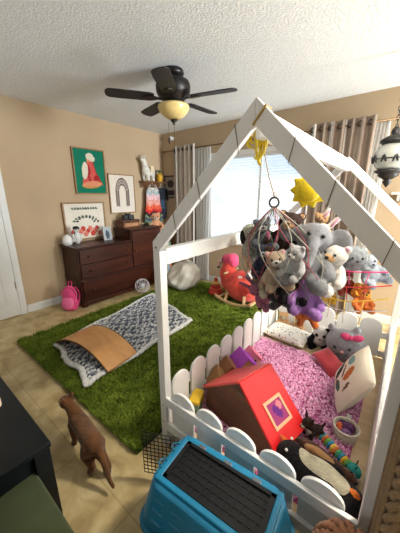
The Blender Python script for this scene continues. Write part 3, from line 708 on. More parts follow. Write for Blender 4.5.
MB().bx(HX0-.01,HX1+.01,HY0+.01,HY1-.01,.09,.115).build('deck', wood('pine_ply',(206,178,138),(226,200,160),(1,6,6),.55), t, world=True)
for z0, z1 in ((.115,.17),(.285,.34)):
    for y, o in ((HY0-.012,1),(HY1+.012,1)): MB().bx(HX0+PW/2,HX1-PW/2,y-.01,y+.01,z0,z1).build('rail', BW, t, bevel=.003, world=True)
    for x in (HX0-.012,HX1+.012): MB().bx(x-.01,x+.01,HY0+PW/2,HY1-PW/2,z0,z1).build('rail', BW, t, bevel=.003, world=True)
def picket(fn, c, z0, z1, w, par):
    r = w/2; pl = [(-r,z0),(r,z0)] + [(r*cos(a*pi/14), z1-r*.8+r*.8*sin(a*pi/14)) for a in range(15)]
    MB().prism(pl, lambda u,v,d: fn(c+u, v, d), -.008, .008).build('picket', BW, par, bevel=.003, world=True)
for k in range(9):
    y = .945+.1685*k
    picket(lambda u,v,d: (HX0+.007+d,u,v), y, .12, .425, .139, t)
    picket(lambda u,v,d: (HX1-.007+d,u,v), y, .12, .44, .15, t)
for k in range(5):
    x = HX0+.125+.175*k
    picket(lambda u,v,d: (u,HY0+.007+d,v), x, .12, .395, .155, t)
    picket(lambda u,v,d: (u,HY1-.007+d,v), x, .12, .45, .155, t)

# decorations on the frame
YB_ = mat('yellow_satin', (248,216,48), .45, .1, 20., sheen=.3)
CORD = mat('brown_cord', (124,108,88), .7, .1)
def wrap(mb, x, z, s, r=.0014, tw=.03):
    # loop of cord around the front rafter at (x,z); s=-1 left rafter, 1 right
    w = HX1-HX0+PW; hz = AP-1.21; L = sqrt((w/2)**2+hz**2); nx, nz = (-s*hz/L, -(w/2)/L); dx, dz = (s*(w/2)/L, -hz/L)
    pts = []
    for a, b, k in ((-.031,-1,-1),(.031,-1,.3),(.031,1,1),(-.031,1,0)):
        pts.append((x+nx*a+dx*tw*k, HY0+(-PW/2-.003 if b < 0 else -PW/2+.027), z+nz*a+dz*tw*k))
    mb.tube(pts, r, 6, closed=True)
def raft(s, q):   # middle of the rafter face, q from eave 0 to apex 1
    w = HX1-HX0+PW
    x = HM + s*w/2*(1-q); z = 1.21+(AP-1.21)*q
    hz = AP-1.21; L = sqrt((w/2)**2+hz**2)
    return x - s*hz/L*.028, z - (w/2)/L*.028
t = thing('string', 'thin brown string wound in loops around the front rafters of the house bed', 'string', (HM,HY0,1.2))
for s, q in ((1,.70),(1,.46),(1,.16),(-1,.24),(-1,.5),(-1,.82)): mb = MB(); x, z = raft(s, q); wrap(mb, x, z, s); mb.build('loop', CORD, t, world=True)
mb = MB(); x, z = raft(1, .93); wrap(mb, x, z, 1, .004, .004)
mb.single('ribbon', mat('gold_ribbon',(190,152,60),.5), 'gold ribbon tied around the peak of the front gable', 'ribbon')
t = thing('ribbon_bow', 'crumpled yellow ribbon bow hanging beneath the front gable peak', 'bow', (3.098,.90,1.628), scale=1.05)
rbw = random.Random(4)
for k in range(7):
    a = k*.9+.3; b = MB(); r = .03+.012*(k%3); tw = rbw.uniform(-.6,.6)
    b.grid(lambda u,v: (r*cos(a)*(1-cos(u*2*pi))*.6 + (v-.5)*.006, r*.5*sin(a)*(1-cos(u*2*pi))*.6 + (v-.5)*.018*cos(u*3+tw), r*.62*sin(u*2*pi)-.01*k+.02+(v-.5)*.012*sin(u*5+tw)), 20, 2)
    b.build('loop', YB_, t, smooth=True, solid=.0015)
for s_, L in ((-1,.07),(1,.05),(.3,.10)):
    P0 = bez([(0,0,0),(s_*.016,.003,-.04),(s_*.002,-.004,-.08),(s_*.02,0,-L)],8)
    MB().grid(lambda u,v: P0[min(len(P0)-1,int(round(u*(len(P0)-1))))] + Vector(((v-.5)*.011,(v-.5)*.006*cos(u*9),0)), len(P0)-1, 2).build('tail', YB_, t, smooth=True, solid=.0012)
t = thing('sun_plush', 'yellow felt sun ornament hanging from the right front rafter', 'ornament', (3.287,.88,1.437), (0,0,radians(25)))
pl = []
for k in range(20): r = .06 if k % 2 == 0 else .044; pl.append((r*cos(k*pi/10), r*sin(k*pi/10)))
MB().prism(pl, lambda u,v,d:(u,d,v), -.009, .009).build('rays', mat('sun_yellow',(244,212,26),.8,.1,30.,.3,150,sheen=.2), t, bevel=.006, seg=3, smooth=True)
MB().ball((0,-.008,0),(.037,.016,.037)).build('face', MATS['sun_yellow'], t, smooth=True)
MB().tube([(0,0,.05),(.004,-.005,.075),(.0,-.01,.13)], .0015, 5).build('thread', CORD, t)
# sheer curtain hung along the right eave
mb = MB().grid(lambda u,v: (HX1+.034+.022*(1-v*.5)*(1+sin(u*30+.6*sin(v*4)))+.05*(1-v)**1.5*u, HY0+.30+1.1*u, .06+1.11*v), 90, 16)
for k in range(6): mb.tube([(HX1+.035,HY0+.35+.2*k,1.13),(HX1+.035,HY0+.35+.2*k,1.18),(HX1,HY0+.35+.2*k,1.18),(HX1-.028,HY0+.35+.2*k,1.18)], .003, 5)
mb.single('sheer_curtain', SHEER, 'white gauzy curtain hanging along the right side of the house bed', 'curtain', smooth=True)

# ------------------------------------------------------------------ black play table, green storage box
BT = mat('black_table_paint', (13,17,19), .4, .25, 5., spec=.25)
t = thing('play_table', 'low black table at the left edge of the picture', 'table', (1.75,-.2,0))
MB().bx(.95,2.55,-.67,.27,.425,.45).build('top', BT, t, bevel=.004, world=True)
MB().bx(.99,2.515,.215,.24,.36,.425).bx(.99,2.515,-.64,-.615,.36,.425).bx(.985,1.01,-.64,.24,.36,.425).bx(2.495,2.52,-.605,.205,.04,.425).build('apron', BT, t, bevel=.002, world=True)
for x in (.985,2.515):
    for y in (-.635,.235): MB().bx(x-.03,x+.03,y-.03,y+.03,0,.425).build('leg', BT, t, bevel=.004, world=True)
GR = mat('olive_green_fabric', (50,58,26), .85, .12, 12., .25, 220, sheen=.15)
t = thing('storage_box', 'olive green fabric storage box sitting in front of the black table', 'box', (2.76,.005,0))
MB().bx(2.50,3.02,-.2,.2,0,.295).build('body', GR, t, bevel=.01, world=True, seg=3)
MB().bx(2.492,3.028,-.208,.208,.298,.33).build('lid', mat('olive_green_lid',(56,65,30),.85,.12,12.,.25,220,sheen=.15), t, bevel=.01, world=True, seg=3)
def peg(name, label, loc, cb, ch):
    t = thing(name, label, 'doll', loc, group=None)
    MB().lathe([(.026,0),(.03,.004),(.031,.03),(.026,.055),(.017,.07),(.01,.073)],n=20).build('body', mat('peg_%d_%d_%d'%cb, cb, .5, .05), t, smooth=True)
    MB().ball((0,0,.088),.027).build('head', mat('peg_skin',(226,184,146),.5,.03), t, smooth=True)
    MB().ball((-.004,0,.096),(.0265,.0275,.022)).build('hair', mat('peg_hair_%d'%ch[0], ch, .7), t, smooth=True)
peg('peg_doll', 'small wooden peg doll in a pale dress on the black table, the farther of two', (2.155,.18,.45), (236,214,190), (120,80,50))
peg('peg_doll', 'small wooden peg doll in a pink dress on the black table, the nearer of two', (2.275,.135,.45), (226,176,170), (196,150,90))
MB().grid(lambda u,v: (2.0+.1*(u-.5)-.03*v, .235-.12+.11*v, .456+.02*u*v), 4, 4).single('paper_sheet', mat('white_paper',(236,236,238),.8,0), 'white sheet of paper on the far part of the black table', 'paper', solid=.001)

# ------------------------------------------------------------------ pet carrier
TEAL = mat('teal_plastic', (12,112,148), .45, .05, 9., .12, 160, spec=.45)
TEALD = mat('teal_plastic_base', (14,104,138), .45, .05, 9., .12, 160)
CB = mat('black_plastic', (14,14,16), .5, .1, 20., spec=.25)
t = thing('pet_carrier', 'teal plastic pet carrier with a black top door in front of the house bed', 'pet carrier', (3.152,.592,0), (0,0,radians(5)), None, .93)
def rbox(mb, l0, w0, l1, w1, z0, z1, r, n=6):
    def ring(l, w, z): return [Vector((sx*(l/2-r)+r*cos(a), sy*(w/2-r)+r*sin(a), z)) for sx, sy, q in ((1,1,0),(-1,1,1),(-1,-1,2),(1,-1,3)) for a in [pi/2*q+pi/2*k/n for k in range(n+1)]]
    A = ring(l0,w0,z0); B = ring(l1,w1,z1); k = len(A)
    return mb.add(A+B, [tuple(range(k-1,-1,-1)), tuple(range(k,2*k))]+[(i,(i+1)%k,k+(i+1)%k,k+i) for i in range(k)])
rbox(MB(), .52,.32,.565,.36,0,.185,.06).build('bottom_shell', TEALD, t, bevel=.012, seg=3)
rbox(MB(), .59,.38,.59,.38,.185,.212,.07).build('flange', TEAL, t, bevel=.006)
rbox(MB(), .565,.36,.50,.27,.212,.405,.06).build('top_shell', TEAL, t, bevel=.016, seg=3)
for s in (-1,1):
    for k in range(5):
        x = -.18+.09*k; ribs = MB()
        for j in range(3): ribs.box((x, s*(.172-.0125*j-.006), .262+.045*j), (.055,.012,.018), (s*-.22,0,0))
        ribs.build('side_vent', TEALD, t, bevel=.003)
rim = MB()
for a in (-1,1): rim.bx(-.215,.225,a*.104-.012,a*.104+.012,.40,.418)
rim.bx(-.227,-.203,-.116,.116,.40,.418).bx(.213,.237,-.116,.116,.40,.418)
rim.build('door_rim', TEAL, t, bevel=.005)
d = MB().bx(-.203,.213,-.092,.092,.404,.409).build('top_door', CB, t)
gl = MB()
for k in range(14): x = -.19+.0305*k; gl.bx(x-.003,x+.003,-.092,.092,.409,.4115)
for k in range(7): y = -.084+.028*k; gl.bx(-.203,.213,y-.003,y+.003,.409,.412)
gl.bx(-.203,-.185,-.092,.092,.409,.419).bx(.195,.213,-.092,.092,.409,.419).bx(-.203,.213,-.092,-.078,.409,.419).bx(-.203,.213,.078,.092,.409,.419)
gl.build('grille', CB, d)
for x in (-.13,.0,.13): MB().bx(x-.018,x+.018,.091,.108,.409,.421).build('hinge_clip', mat('grey_plastic',(86,90,94),.45,.05), d, bevel=.003)
for y in (-.045,.045):
    MB().tube([(-.238+.02*cos(a*pi/9), y+.02*sin(a*pi/9), .4065) for a in range(18)], .003, 6, closed=True).build('embossed_ring', TEALD, t, smooth=True)
for s in (-1,1):
    for x in (-.17,.17): MB().box((x,s*.193,.2),(.04,.014,.06)).build('latch', TEALD, t, bevel=.005)
# wire front door, hinged at the far side and standing ajar
wd = MB(); H0, H1, W = .05, .33, .20
for k in range(10): y = -W*k/9; wd.cyl((0,y,H0),(0,y,H1),.0024,n=6)
for k in range(12): z = H0+(H1-H0)*k/11; wd.cyl((0,0,z),(0,-W,z),.0024,n=6)
wd.xf(Matrix.Translation((-.30,.135,0)) @ Matrix.Rotation(radians(-68),4,'Z')).build('wire_door', BLK, t, smooth=True)

# ------------------------------------------------------------------ right foreground: chair with knitted throw, knitted pouf
WDK = wood('dark_chair_wood', (58,40,28), (84,58,40), (6,6,1), .5)
CX0, CX1, CY0 = 3.69, 4.10, .745
t = thing('wooden_chair', 'dark wooden chair beside the right post of the house bed, draped with a throw', 'chair', (3.9,1.0,0))
for x in (CX0,CX1):
    MB().bx(x-.018,x+.018,CY0,CY0+.036,0,1.0).build('leg', WDK, t, bevel=.004, world=True)
    MB().bx(x-.018,x+.018,CY0+.38,CY0+.416,0,.43).build('leg', WDK, t, bevel=.004, world=True)
MB().bx(CX0-.02,CX1+.02,CY0+.037,CY0+.43,.43,.455).build('seat', WDK, t, bevel=.006, world=True)
MB().bx(CX0+.019,CX1-.019,CY0+.006,CY0+.03,.9,.99).bx(CX0+.019,CX1-.019,CY0+.006,CY0+.03,.62,.68).build('backrest', WDK, t, bevel=.004, world=True)
MB().bx(CX0+.019,CX1-.019,CY0+.01,CY0+.028,.2,.23).build('stretcher', WDK, t, bevel=.003, world=True)
KNIT = mat('knit_oatmeal', (158,130,96), .95, .15, 60., .6, 260, sheen=.2, spec=.1)
t = thing('throw_blanket', 'chunky tan cable knit throw draped over the chair back at the right edge', 'blanket', (3.87,.73,.15))
def drape(u, v):   # u across, v from front hem over the chair back to rear hem
    s = v*1.7; x = 3.612+.5*u
    w = .008*sin(u*14+1)
    if s < .86: return Vector((x, .718+w*(1-s), .15+s))
    if s < .94: a = (s-.86)/.08*pi; return Vector((x, .763-.045*cos(a), 1.01+.03*sin(a)))
    return Vector((x, .808-w, 1.01-(s-.94)))
MB().grid(lambda u,v: drape(u,v), 24, 60).build('fabric', KNIT, t, smooth=True, solid=.014, world=True)
cb = MB()
for k in range(7):
    u = .07+.145*k
    for ph in (0, pi):
        cb.tube([drape(u,v/90*.55) + Vector((.012*sin(v*.75+ph), -.012-.006*cos(v*.75+ph), 0)) for v in range(0,91)], .0105, 6)
    for du in (-.045,.045): cb.tube([drape(min(1,max(0,u+du)),v/30*.55) + Vector((0,-.008,0)) for v in range(31)], .006, 6)
cb.build('cable_stitch', KNIT, t, smooth=True, world=True)
RUST = mat('knit_rust', (140,84,50), .95, .2, 50., .6, 240, sheen=.2, spec=.1)
t = thing('knitted_pouf', 'round rust brown knitted pouf between the pet carrier and the right bed post', 'pouf', (3.578,.66,0))
def pf(u, v):
    a = u*2*pi; q = -pi/2+pi*v; r = .118*max(0,cos(q))**.55; return Vector((r*cos(a), r*sin(a), .22+.22*sin(q)))
MB().grid(pf, 48, 24).build('cover', RUST, t, smooth=True)
cb = MB()
for k in range(14):
    for ph in (0, pi):
        cb.tube([Vector(((1.03+.02*cos(v*.9+ph))*pf(k/14,.12+.86*v/60).x, (1.03+.02*cos(v*.9+ph))*pf(k/14,.12+.86*v/60).y, pf(k/14,.12+.86*v/60).z+.004)) + Vector((-sin(2*pi*k/14), cos(2*pi*k/14), 0))*.010*sin(v*.9+ph)*(1-.6*(v/60)**4) for v in range(61)], .0075, 5)
cb.build('braid', mat('knit_rust_light',(168,112,74),.95,.2,50.,.5,240,sheen=.2), t, smooth=True)
# ------------------------------------------------------------------ things on the bed
DZ = .115
def rugpink():
    t = thing('rug', 'shaggy pink chenille rug on the deck of the house bed', 'rug', (3.05,1.52,DZ))
    MB().bx(2.66,3.52,.90,2.06,DZ,DZ+.01).build('backing', mat('rug_pink_backing',(190,90,140),.95,.1), t, world=True)
    r = random.Random(21); mb = MB()
    for _ in range(8000):
        x = r.uniform(2.665,3.515)-3.05; y = r.uniform(.905,2.06)-1.52; a = r.uniform(0,2*pi); tl = r.uniform(-.2,1.2)
        d = Vector((cos(a)*cos(tl), sin(a)*cos(tl), sin(tl)))
        c = Vector((x, y, .016+.006*r.random()+.006*sin(tl)))
        mb.ball(c, (.0125,.0052,.0052), d.to_track_quat('X','Z').to_matrix(), 6, 4, mi=r.randrange(3))
    tag(mb.build('pile', [mat('chenille_pink_%d'%k, c, .9, .1, 50., sheen=.3, spec=.1) for k, c in enumerate(((232,164,204),(218,144,188),(240,186,216)))], t, smooth=True, fixn=False), kind='stuff')
rugpink()
def cushion(mb, w, h, th, pick=None, n=28, mi=0):
    for s in (1, -1):
        mb.grid(lambda u,v: ((u-.5)*w*(1-.07*(1-abs(2*v-1)**2)*abs(2*u-1)**3), (v-.5)*h*(1-.07*(1-abs(2*u-1)**2)*abs(2*v-1)**3), s*th/2*max(0,(1-abs(2*u-1)**3.2)*(1-abs(2*v-1)**3.2))**.55), n, n, pick=(pick if s > 0 else None))
    return mb
def speck_mat():
    m = bpy.data.materials.new('speckled_cotton'); m.use_nodes = True; nt = m.node_tree; b = nt.nodes['Principled BSDF']
    tc = nt.nodes.new('ShaderNodeTexCoord'); v = nt.nodes.new('ShaderNodeTexVoronoi'); v.inputs['Scale'].default_value = 46
    r = nt.nodes.new('ShaderNodeValToRGB'); r.color_ramp.interpolation = 'CONSTANT'; e = r.color_ramp.elements; e[0].position = 0; e[0].color = (1,1,1,1); e[1].position = .30; e[1].color = (0,0,0,1)
    hs = nt.nodes.new('ShaderNodeValToRGB'); hs.color_ramp.interpolation = 'CONSTANT'; q = hs.color_ramp.elements
    q[0].color = lin((60,66,80)); q[1].position = .8; q[1].color = lin((206,196,160))
    for p, c in ((.2,(190,150,70)),(.4,(232,228,220)),(.55,(70,96,130)),(.68,(44,44,48))): k = q.new(p); k.color = lin(c)
    sx = nt.nodes.new('ShaderNodeSeparateColor'); mx = nt.nodes.new('ShaderNodeMix'); mx.data_type = 'RGBA'; mx.inputs[6].default_value = lin((234,230,222))
    nt.links.new(tc.outputs['Object'], v.inputs['Vector']); nt.links.new(v.outputs['Distance'], r.inputs['Fac']); nt.links.new(v.outputs['Color'], sx.inputs[0]); nt.links.new(sx.outputs[0], hs.inputs['Fac'])
    nt.links.new(r.outputs['Color'], mx.inputs[0]); nt.links.new(hs.outputs['Color'], mx.inputs[7]); nt.links.new(mx.outputs[2], b.inputs['Base Color']); b.inputs['Roughness'].default_value = .9
    return m
t = thing('pillow', 'flat white pillow with small coloured speckles at the far left corner of the bed', 'pillow', (2.85,2.21,DZ+.055), (radians(4),0,radians(-6)))
cushion(MB(), .40, .25, .10).build('cover', speck_mat(), t, smooth=True)
MB().tube([((.2*(1-.03))*x, .125*y, 0) for x, y in ((-1,-1),(1,-1),(1,1),(-1,1))], .004, 6, closed=True).build('piping', mat('piping_tan',(176,150,110),.8), t)
def birds(u, v):
    if el(u,v,.34,.66,.17,.08,.5) or el(u,v,.47,.78,.06,.055): return 1
    if el(u,v,.62,.40,.17,.085,.3): return 2
    if el(u,v,.28,.36,.075,.14,.2): return 3
    if el(u,v,.72,.68,.09,.11): return 4
    if el(u,v,.5,.56,.03,.14,-.5) or el(u,v,.5,.18,.12,.03,.2): return 5
    if el(u,v,.56,.82,.10,.02,.7) or el(u,v,.22,.5,.02,.08): return 6
    return 0
t = thing('cushion', 'square cream cushion printed with birds leaning on the right side of the bed', 'cushion', (3.445,1.71,.305))
cushion(MB(), .335, .335, .12, birds, 40).xf(Euler((0,0,0)).to_matrix().to_4x4()).build('cover', [mat('cushion_cream',(228,216,194),.9,.06,10.,.2,200)] + [PC('bird_%d'%k, c) for k, c in enumerate(((44,42,46),(190,104,44),(70,90,80),(120,160,156),(108,80,60),(206,108,56)))], t, smooth=True)
t.rotation_euler = (-2.8073, 4.2553, -3.2392); t.location = (3.452,1.65,.327)

# --- soft toy makers: sitting, facing -Y, about one unit tall
def eyes(t, x, y, z, r=.03, m=None):
    for s in (-1,1): MB().ball((s*x,y,z),r,seg=10,rings=8).build('eye', m or BLK, t, smooth=True)
def bearish(name, label, loc, rot, sc, key, cm, ear='round', muzzle=None, earm=None, nose=True, patch=None, limbm=None, extra=None, group=None, inner=None):
    t = thing(name, label, 'soft toy', loc, rot, group, sc)
    B = [((0,0,.33),(.27,.23,.33)),((0,-.02,.78),(.26,.235,.225)),((0,-.2,.74),(.12,.11,.09))]
    arms = chain([(.2,-.02,.5,.1),(.33,-.15,.36,.1),(.34,-.24,.3,.105)]) + chain([(-.2,-.02,.5,.1),(-.33,-.15,.36,.1),(-.34,-.24,.3,.105)])
    legs = chain([(.16,-.1,.13,.13),(.24,-.36,.11,.12),(.25,-.42,.13,.125)]) + chain([(-.16,-.1,.13,.13),(-.24,-.36,.11,.12),(-.25,-.42,.13,.125)])
    E = {'round':[((.2,0,.95),(.095,.05,.095)),((-.2,0,.95),(.095,.05,.095))], 'long':chain([(.1,.02,.95,.07),(.13,.05,1.2,.075),(.16,.02,1.4,.05)])+chain([(-.1,.02,.95,.07),(-.15,.06,1.2,.075),(-.2,.08,1.36,.05)]),
         'flop':[((.26,-.02,.74),(.07,.1,.2),(0,-.25,0)),((-.26,-.02,.74),(.07,.1,.2),(0,.25,0))], 'big':[((.36,.02,.8),(.2,.05,.21),(0,0,-.3)),((-.36,.02,.8),(.2,.05,.21),(0,0,.3))], 'point':chain([(.16,0,.94,.08),(.2,.0,1.08,.025)])+chain([(-.16,0,.94,.08),(-.2,.0,1.08,.025)])}[ear]
    trunk = chain([(0,-.2,.74,.1),(0,-.36,.62,.08),(0,-.42,.46,.07),(0,-.5,.4,.06)]) if key == 'elephant' else []
    if limbm: blob(key+'_b', B + ([] if earm else E) + trunk, cm, 'body', t, .03); blob(key+'_l', arms+legs, limbm, 'limbs', t, .03)
    else: blob(key, B + arms + legs + ([] if earm else E) + trunk, cm, 'body', t, .03)
    if earm:
        for s in (-1,1): blob(key+'_e%d'%s+ear, [b for b in E if b[0][0]*s > 0], earm, 'ear', t, .025)
    eyes(t, .1, -.245, .83)
    if muzzle: MB().ball((0,-.235,.73),(.125,.1,.09)).build('muzzle', muzzle, t, smooth=True)
    if nose and key != 'elephant': MB().ball((0,-.325,.765),(.04,.028,.028),seg=10,rings=8).build('nose', BLK, t, smooth=True)
    if patch:
        for s in (-1,1): MB().ball((s*.105,-.2,.82),(.065,.05,.08),(0,s*.4,0)).build('eye_patch', patch, t, smooth=True)
    if inner:
        for s in (-1,1): MB().ball((s*{'big':.37,'round':.2,'long':.14,'point':.17}.get(ear,.2), -.045, {'big':.8,'round':.95,'long':1.18,'point':.98}.get(ear,.9)), {'big':(.14,.02,.15),'round':(.055,.02,.055),'long':(.035,.04,.16),'point':(.04,.03,.06)}.get(ear,(.05,.02,.05))).build('inner_ear', inner, t, smooth=True)
    return t
K = lambda n: MATS['plush_'+n]
FUZ('grey',(128,128,132)); FUZ('pale_grey',(190,188,188)); FUZ('slate',(104,108,116)); FUZ('tan',(206,160,110)); FUZ('brown',(92,62,48)); FUZ('dark_brown',(58,40,34))
FUZ('pink',(222,110,150)); FUZ('pale_pink',(236,176,192)); FUZ('purple',(166,116,190)); FUZ('navy',(40,44,70)); FUZ('cream2',(206,198,170)); FUZ('beige',(190,166,140)); FUZ('mauve',(186,110,140)); FUZ('orange',(214,110,36)); FUZ('yellow',(240,186,50)); FUZ('rust',(150,52,28)); FUZ('off_white',(228,222,214)); FUZ('blue_grey',(170,178,190))
def R3(a=0, b=0, c=0): return (radians(a), radians(b), radians(c))
# along the far fence
bearish('teddy_bear', 'small tan teddy bear behind the speckled pillow, the left of two', (2.75,2.345,.13), R3(-8,0,20), .17, 'bear', K('tan'), muzzle=K('cream2'))
bearish('teddy_bear', 'small tan teddy bear behind the speckled pillow, the right of two', (2.90,2.345,.13), R3(-8,0,-5), .17, 'bear', K('tan'), muzzle=K('cream2'))
bearish('panda_plush', 'black and white panda soft toy beside the speckled pillow', (3.115,2.30,DZ), R3(28,0,10), .25, 'panda', K('off_white'), earm=K('black'), limbm=K('black'), patch=K('black'))
t = thing('kitten_plush', 'big round grey kitten soft toy with a pink bow in the far right bed corner', 'soft toy', (3.33,2.19,DZ), R3(4,-6,4), None, .36)
blob(None, [((0,0,.36),(.36,.33,.36)),((.0,-.03,.44),(.38,.33,.32)),((.3,.06,.25),(.2,.26,.22)),((.25,.02,.76),(.09,.06,.1)),((-.25,.02,.76),(.09,.06,.1))] , FUZ('kitten_grey',(158,156,160)), 'body', t, .03)
for s in (-1,1): MB().ball((s*.14,-.345,.49),.034,seg=10,rings=8).build('eye', BLK, t, smooth=True)
MB().ball((0,-.37,.41),(.04,.025,.028)).build('nose', mat('kitten_nose',(226,160,150),.6), t, smooth=True)
PB = mat('bow_pink',(222,70,120),.7,.25,30.)
b = MB()
for s in (-1,1): b.ball((.17+s*.11,-.24,.73),(.11,.06,.075),(0,s*-.35,0))
b.ball((.17,-.27,.73),(.045,.045,.05)).build('bow', PB, t, smooth=True)
for s in (-1,1): blob('kit_arm%d'%s, chain([(s*.24,-.2,.2,.11),(s*.3,-.36,.12,.1)]), K('kitten_grey'), 'paw', t, .03)
t = thing('cushion', 'dark red cushion on the pink rug between the kitten toy and the bird cushion', 'cushion', (3.265,1.96,DZ+.07), (radians(20),radians(16),radians(-38)))
cushion(MB(), .24, .15, .1).build('cover', mat('red_velvet',(168,36,48),.7,.1,20.,.2,200,sheen=.4), t, smooth=True)

# wooden toy houses along the left pickets
def toyhouse(label, loc, rz, sc, cw, cr, name='birdhouse'):
    t = thing(name, label, 'toy house', loc, (0,0,radians(rz)), None, sc)
    pl = [(-.4,0),(.4,0),(.4,.6),(0,1.),(-.4,.6)]
    w = mat('toyhouse_wall_%d_%d_%d'%cw, cw, .6, .15, 9.); r = mat('toyhouse_roof_%d_%d_%d'%cr, cr, .55, .12, 12.)
    MB().prism(pl, lambda u,v,d:(u,d,v), -.35, .35).build('body', w, t, bevel=.012)
    for s in (-1,1): MB().prism([(0,1.),(0,1.09),(s*.53,.56),(s*.48,.50)], lambda u,v,d:(u,d,v), -.45, .45).build('roof', r, t, bevel=.012)
    MB().cyl((0,-.36,.5),(0,-.352,.5),.13,n=20).build('hole', mat('hole_brown',(40,26,18),.9,0), t)
    MB().cyl((0,-.35,.26),(0,-.47,.26),.03,n=10).build('perch', w, t, smooth=True)
toyhouse('tan wooden birdhouse by the left pickets, nearest to the dollhouse', (2.72,1.24,DZ+.01), 40, .15, (190,146,92), (160,116,70))
toyhouse('brown wooden birdhouse by the left pickets, beside the one with the purple roof', (2.725,1.37,DZ+.01), 50, .155, (164,112,66), (150,100,60))
toyhouse('toy house with a bright purple roof by the left pickets', (2.775,1.49,DZ+.01), 52, .18, (196,140,86), (176,66,196))
toyhouse('little pink toy house by the left pickets, farthest from the red dollhouse', (2.775,1.63,DZ+.01), 50, .135, (232,160,160), (232,120,150))

# dollhouse with red roof
t = thing('dollhouse', 'wooden dollhouse with a bright red roof and a picture window on the bed', 'dollhouse', (3.015,1.145,DZ+.02), (radians(-4),0,radians(-11)))
HW, RZ, EZ, EL, L2 = .245, .315, .085, .14, .13
brn = wood('dollhouse_wall', (74,44,26), (104,64,38), (1,6,6), .6)
for y in (-L2,): MB().prism([(-HW,0),(HW,0),(HW,EZ),(0,RZ),(-HW,EL)], lambda u,v,d:(u,d,v), y, y+.012).build('front_wall', brn, t)
MB().prism([(-HW,0),(HW,0),(HW,EZ),(0,RZ),(-HW,EL)], lambda u,v,d:(u,d,v), L2-.012, L2).build('back_wall', brn, t)
for s in (-1,1): MB().bx(min(s*HW,s*HW-s*.012),max(s*HW,s*HW-s*.012),-L2+.012,L2-.012,0,EZ if s > 0 else EL).build('side_wall', wood('dollhouse_side',(150,150,50),(196,184,70),(1,1,6),.6), t)
MB().bx(-HW+.012,HW-.012,-L2+.012,L2-.012,0,.01).build('floor_panel', brn, t)
rr1 = mat('roof_red',(214,24,26),.35,.05,10.); rr2 = mat('roof_coral',(216,76,72),.4,.08,10.)
def rp(q, y, h, s=1):
    ez = EZ if s > 0 else EL; dv = Vector((HW,0,ez-RZ)).normalized(); nv = Vector((-dv.z,0,dv.x))
    p = Vector((0,0,RZ)) + dv*q + nv*h
    return Vector((s*p.x, y, p.z))
for s, m in ((1,rr1),(-1,rr2)):
    RL = sqrt(HW**2+(RZ-(EZ if s > 0 else EL))**2)+.02
    p = MB(); p.add([rp(0,-L2-.015,.0,s),rp(RL,-L2-.015,.0,s),rp(RL,L2+.015,.0,s),rp(0,L2+.015,.0,s),rp(-.006,-L2-.015,.014,s),rp(RL,-L2-.015,.014,s),rp(RL,L2+.015,.014,s),rp(-.006,L2+.015,.014,s)], [(0,3,2,1),(4,5,6,7),(0,1,5,4),(1,2,6,5),(2,3,7,6),(3,0,4,7)])
    rf = p.build('roof', m, t, bevel=.003)
    if s == 1:
        wq = MB()
        for a0,a1,y0,y1 in ((.14,.275,-.075,-.06),(.14,.275,.06,.075),(.14,.155,-.06,.06),(.26,.275,-.06,.06)):
            wq.add([rp(a0,y0,.014),rp(a1,y0,.014),rp(a1,y1,.014),rp(a0,y1,.014),rp(a0,y0,.02),rp(a1,y0,.02),rp(a1,y1,.02),rp(a0,y1,.02)], [(0,3,2,1),(4,5,6,7),(0,1,5,4),(1,2,6,5),(2,3,7,6),(3,0,4,7)])
        wq.build('window_frame', mat('window_peach',(238,170,130),.5,.05), rf)
        MB().grid(lambda u,v: rp(.155+.105*u, -.06+.12*v, .016), 12, 12, pick=lambda u,v: 1 if el(u,v,.5,.5,.36,.2,.5) else (2 if el(u,v,.3,.75,.2,.15) else 0)).build('window_picture', [PC('mauve_sky',(150,60,110)),PC('violet',(96,40,120)),PC('rose',(210,120,130))], rf, solid=.001)
MB().bx(-.012,.03,-L2-.004,-L2,.245,.262).build('latch', mat('latch_steel',(110,96,84),.4,0,metal=.6), t)
t = thing('toy_block', 'yellow and green toy block between the left pickets and the dollhouse', 'toy', (2.695,1.04,DZ), (0,0,radians(20)))
MB().bx(-.035,.035,-.06,.06,0,.10).build('block', mat('block_yellow',(232,190,44),.5,.05), t, bevel=.006)
MB().bx(-.036,.036,-.061,-.0,.02,.08).build('panel', mat('block_green',(110,150,110),.5,.2,20.), t, bevel=.004)

# near right corner of the bed
t = thing('dog_plush', 'small black and tan dog soft toy between the red roof and the yarn basket', 'soft toy', (3.34,1.27,DZ+.03), R3(0,0,-40), None, .15)
blob(None, [((0,0,.25),(.2,.32,.2)),((0,-.3,.62),(.2,.2,.19)),((0,-.46,.56),(.09,.13,.08))] + chain([(0,-.1,.3,.17),(0,-.26,.55,.14)]) + [b for x in (-.14,.14) for y in (-.22,.22) for b in chain([(x,y,.2,.09),(x*1.3,y*1.2,.02,.08)])] + chain([(0,.3,.3,.06),(0,.42,.45,.04)]), K('dark_brown'), 'body', t, .03)
for s in (-1,1): blob(None, chain([(s*.16,-.28,.76,.07),(s*.2,-.27,.98,.025)]), K('dark_brown'), 'ear', t, .022)
MB().ball((0,-.5,.54),(.095,.11,.075)).build('muzzle', K('cream2'), t, smooth=True); eyes(t,.09,-.475,.66,.03); MB().ball((0,-.6,.57),(.04,.03,.03)).build('nose', BLK, t, smooth=True)
MB().ball((0,-.24,.28),(.15,.14,.17)).build('chest', K('off_white'), t, smooth=True)
WK = mat('basket_weave', (206,196,178), .8, .15, 60., .6, 90)
t = thing('basket', 'small round white basket filled with purple yarn at the right of the bed', 'basket', (3.475,1.38,DZ))
MB().lathe([(.045,0),(.051,.004),(.062,.085),(.06,.085),(.049,.008),(.0,.008)],n=28,caps=False).build('wall', WK, t, smooth=True, solid=.004)
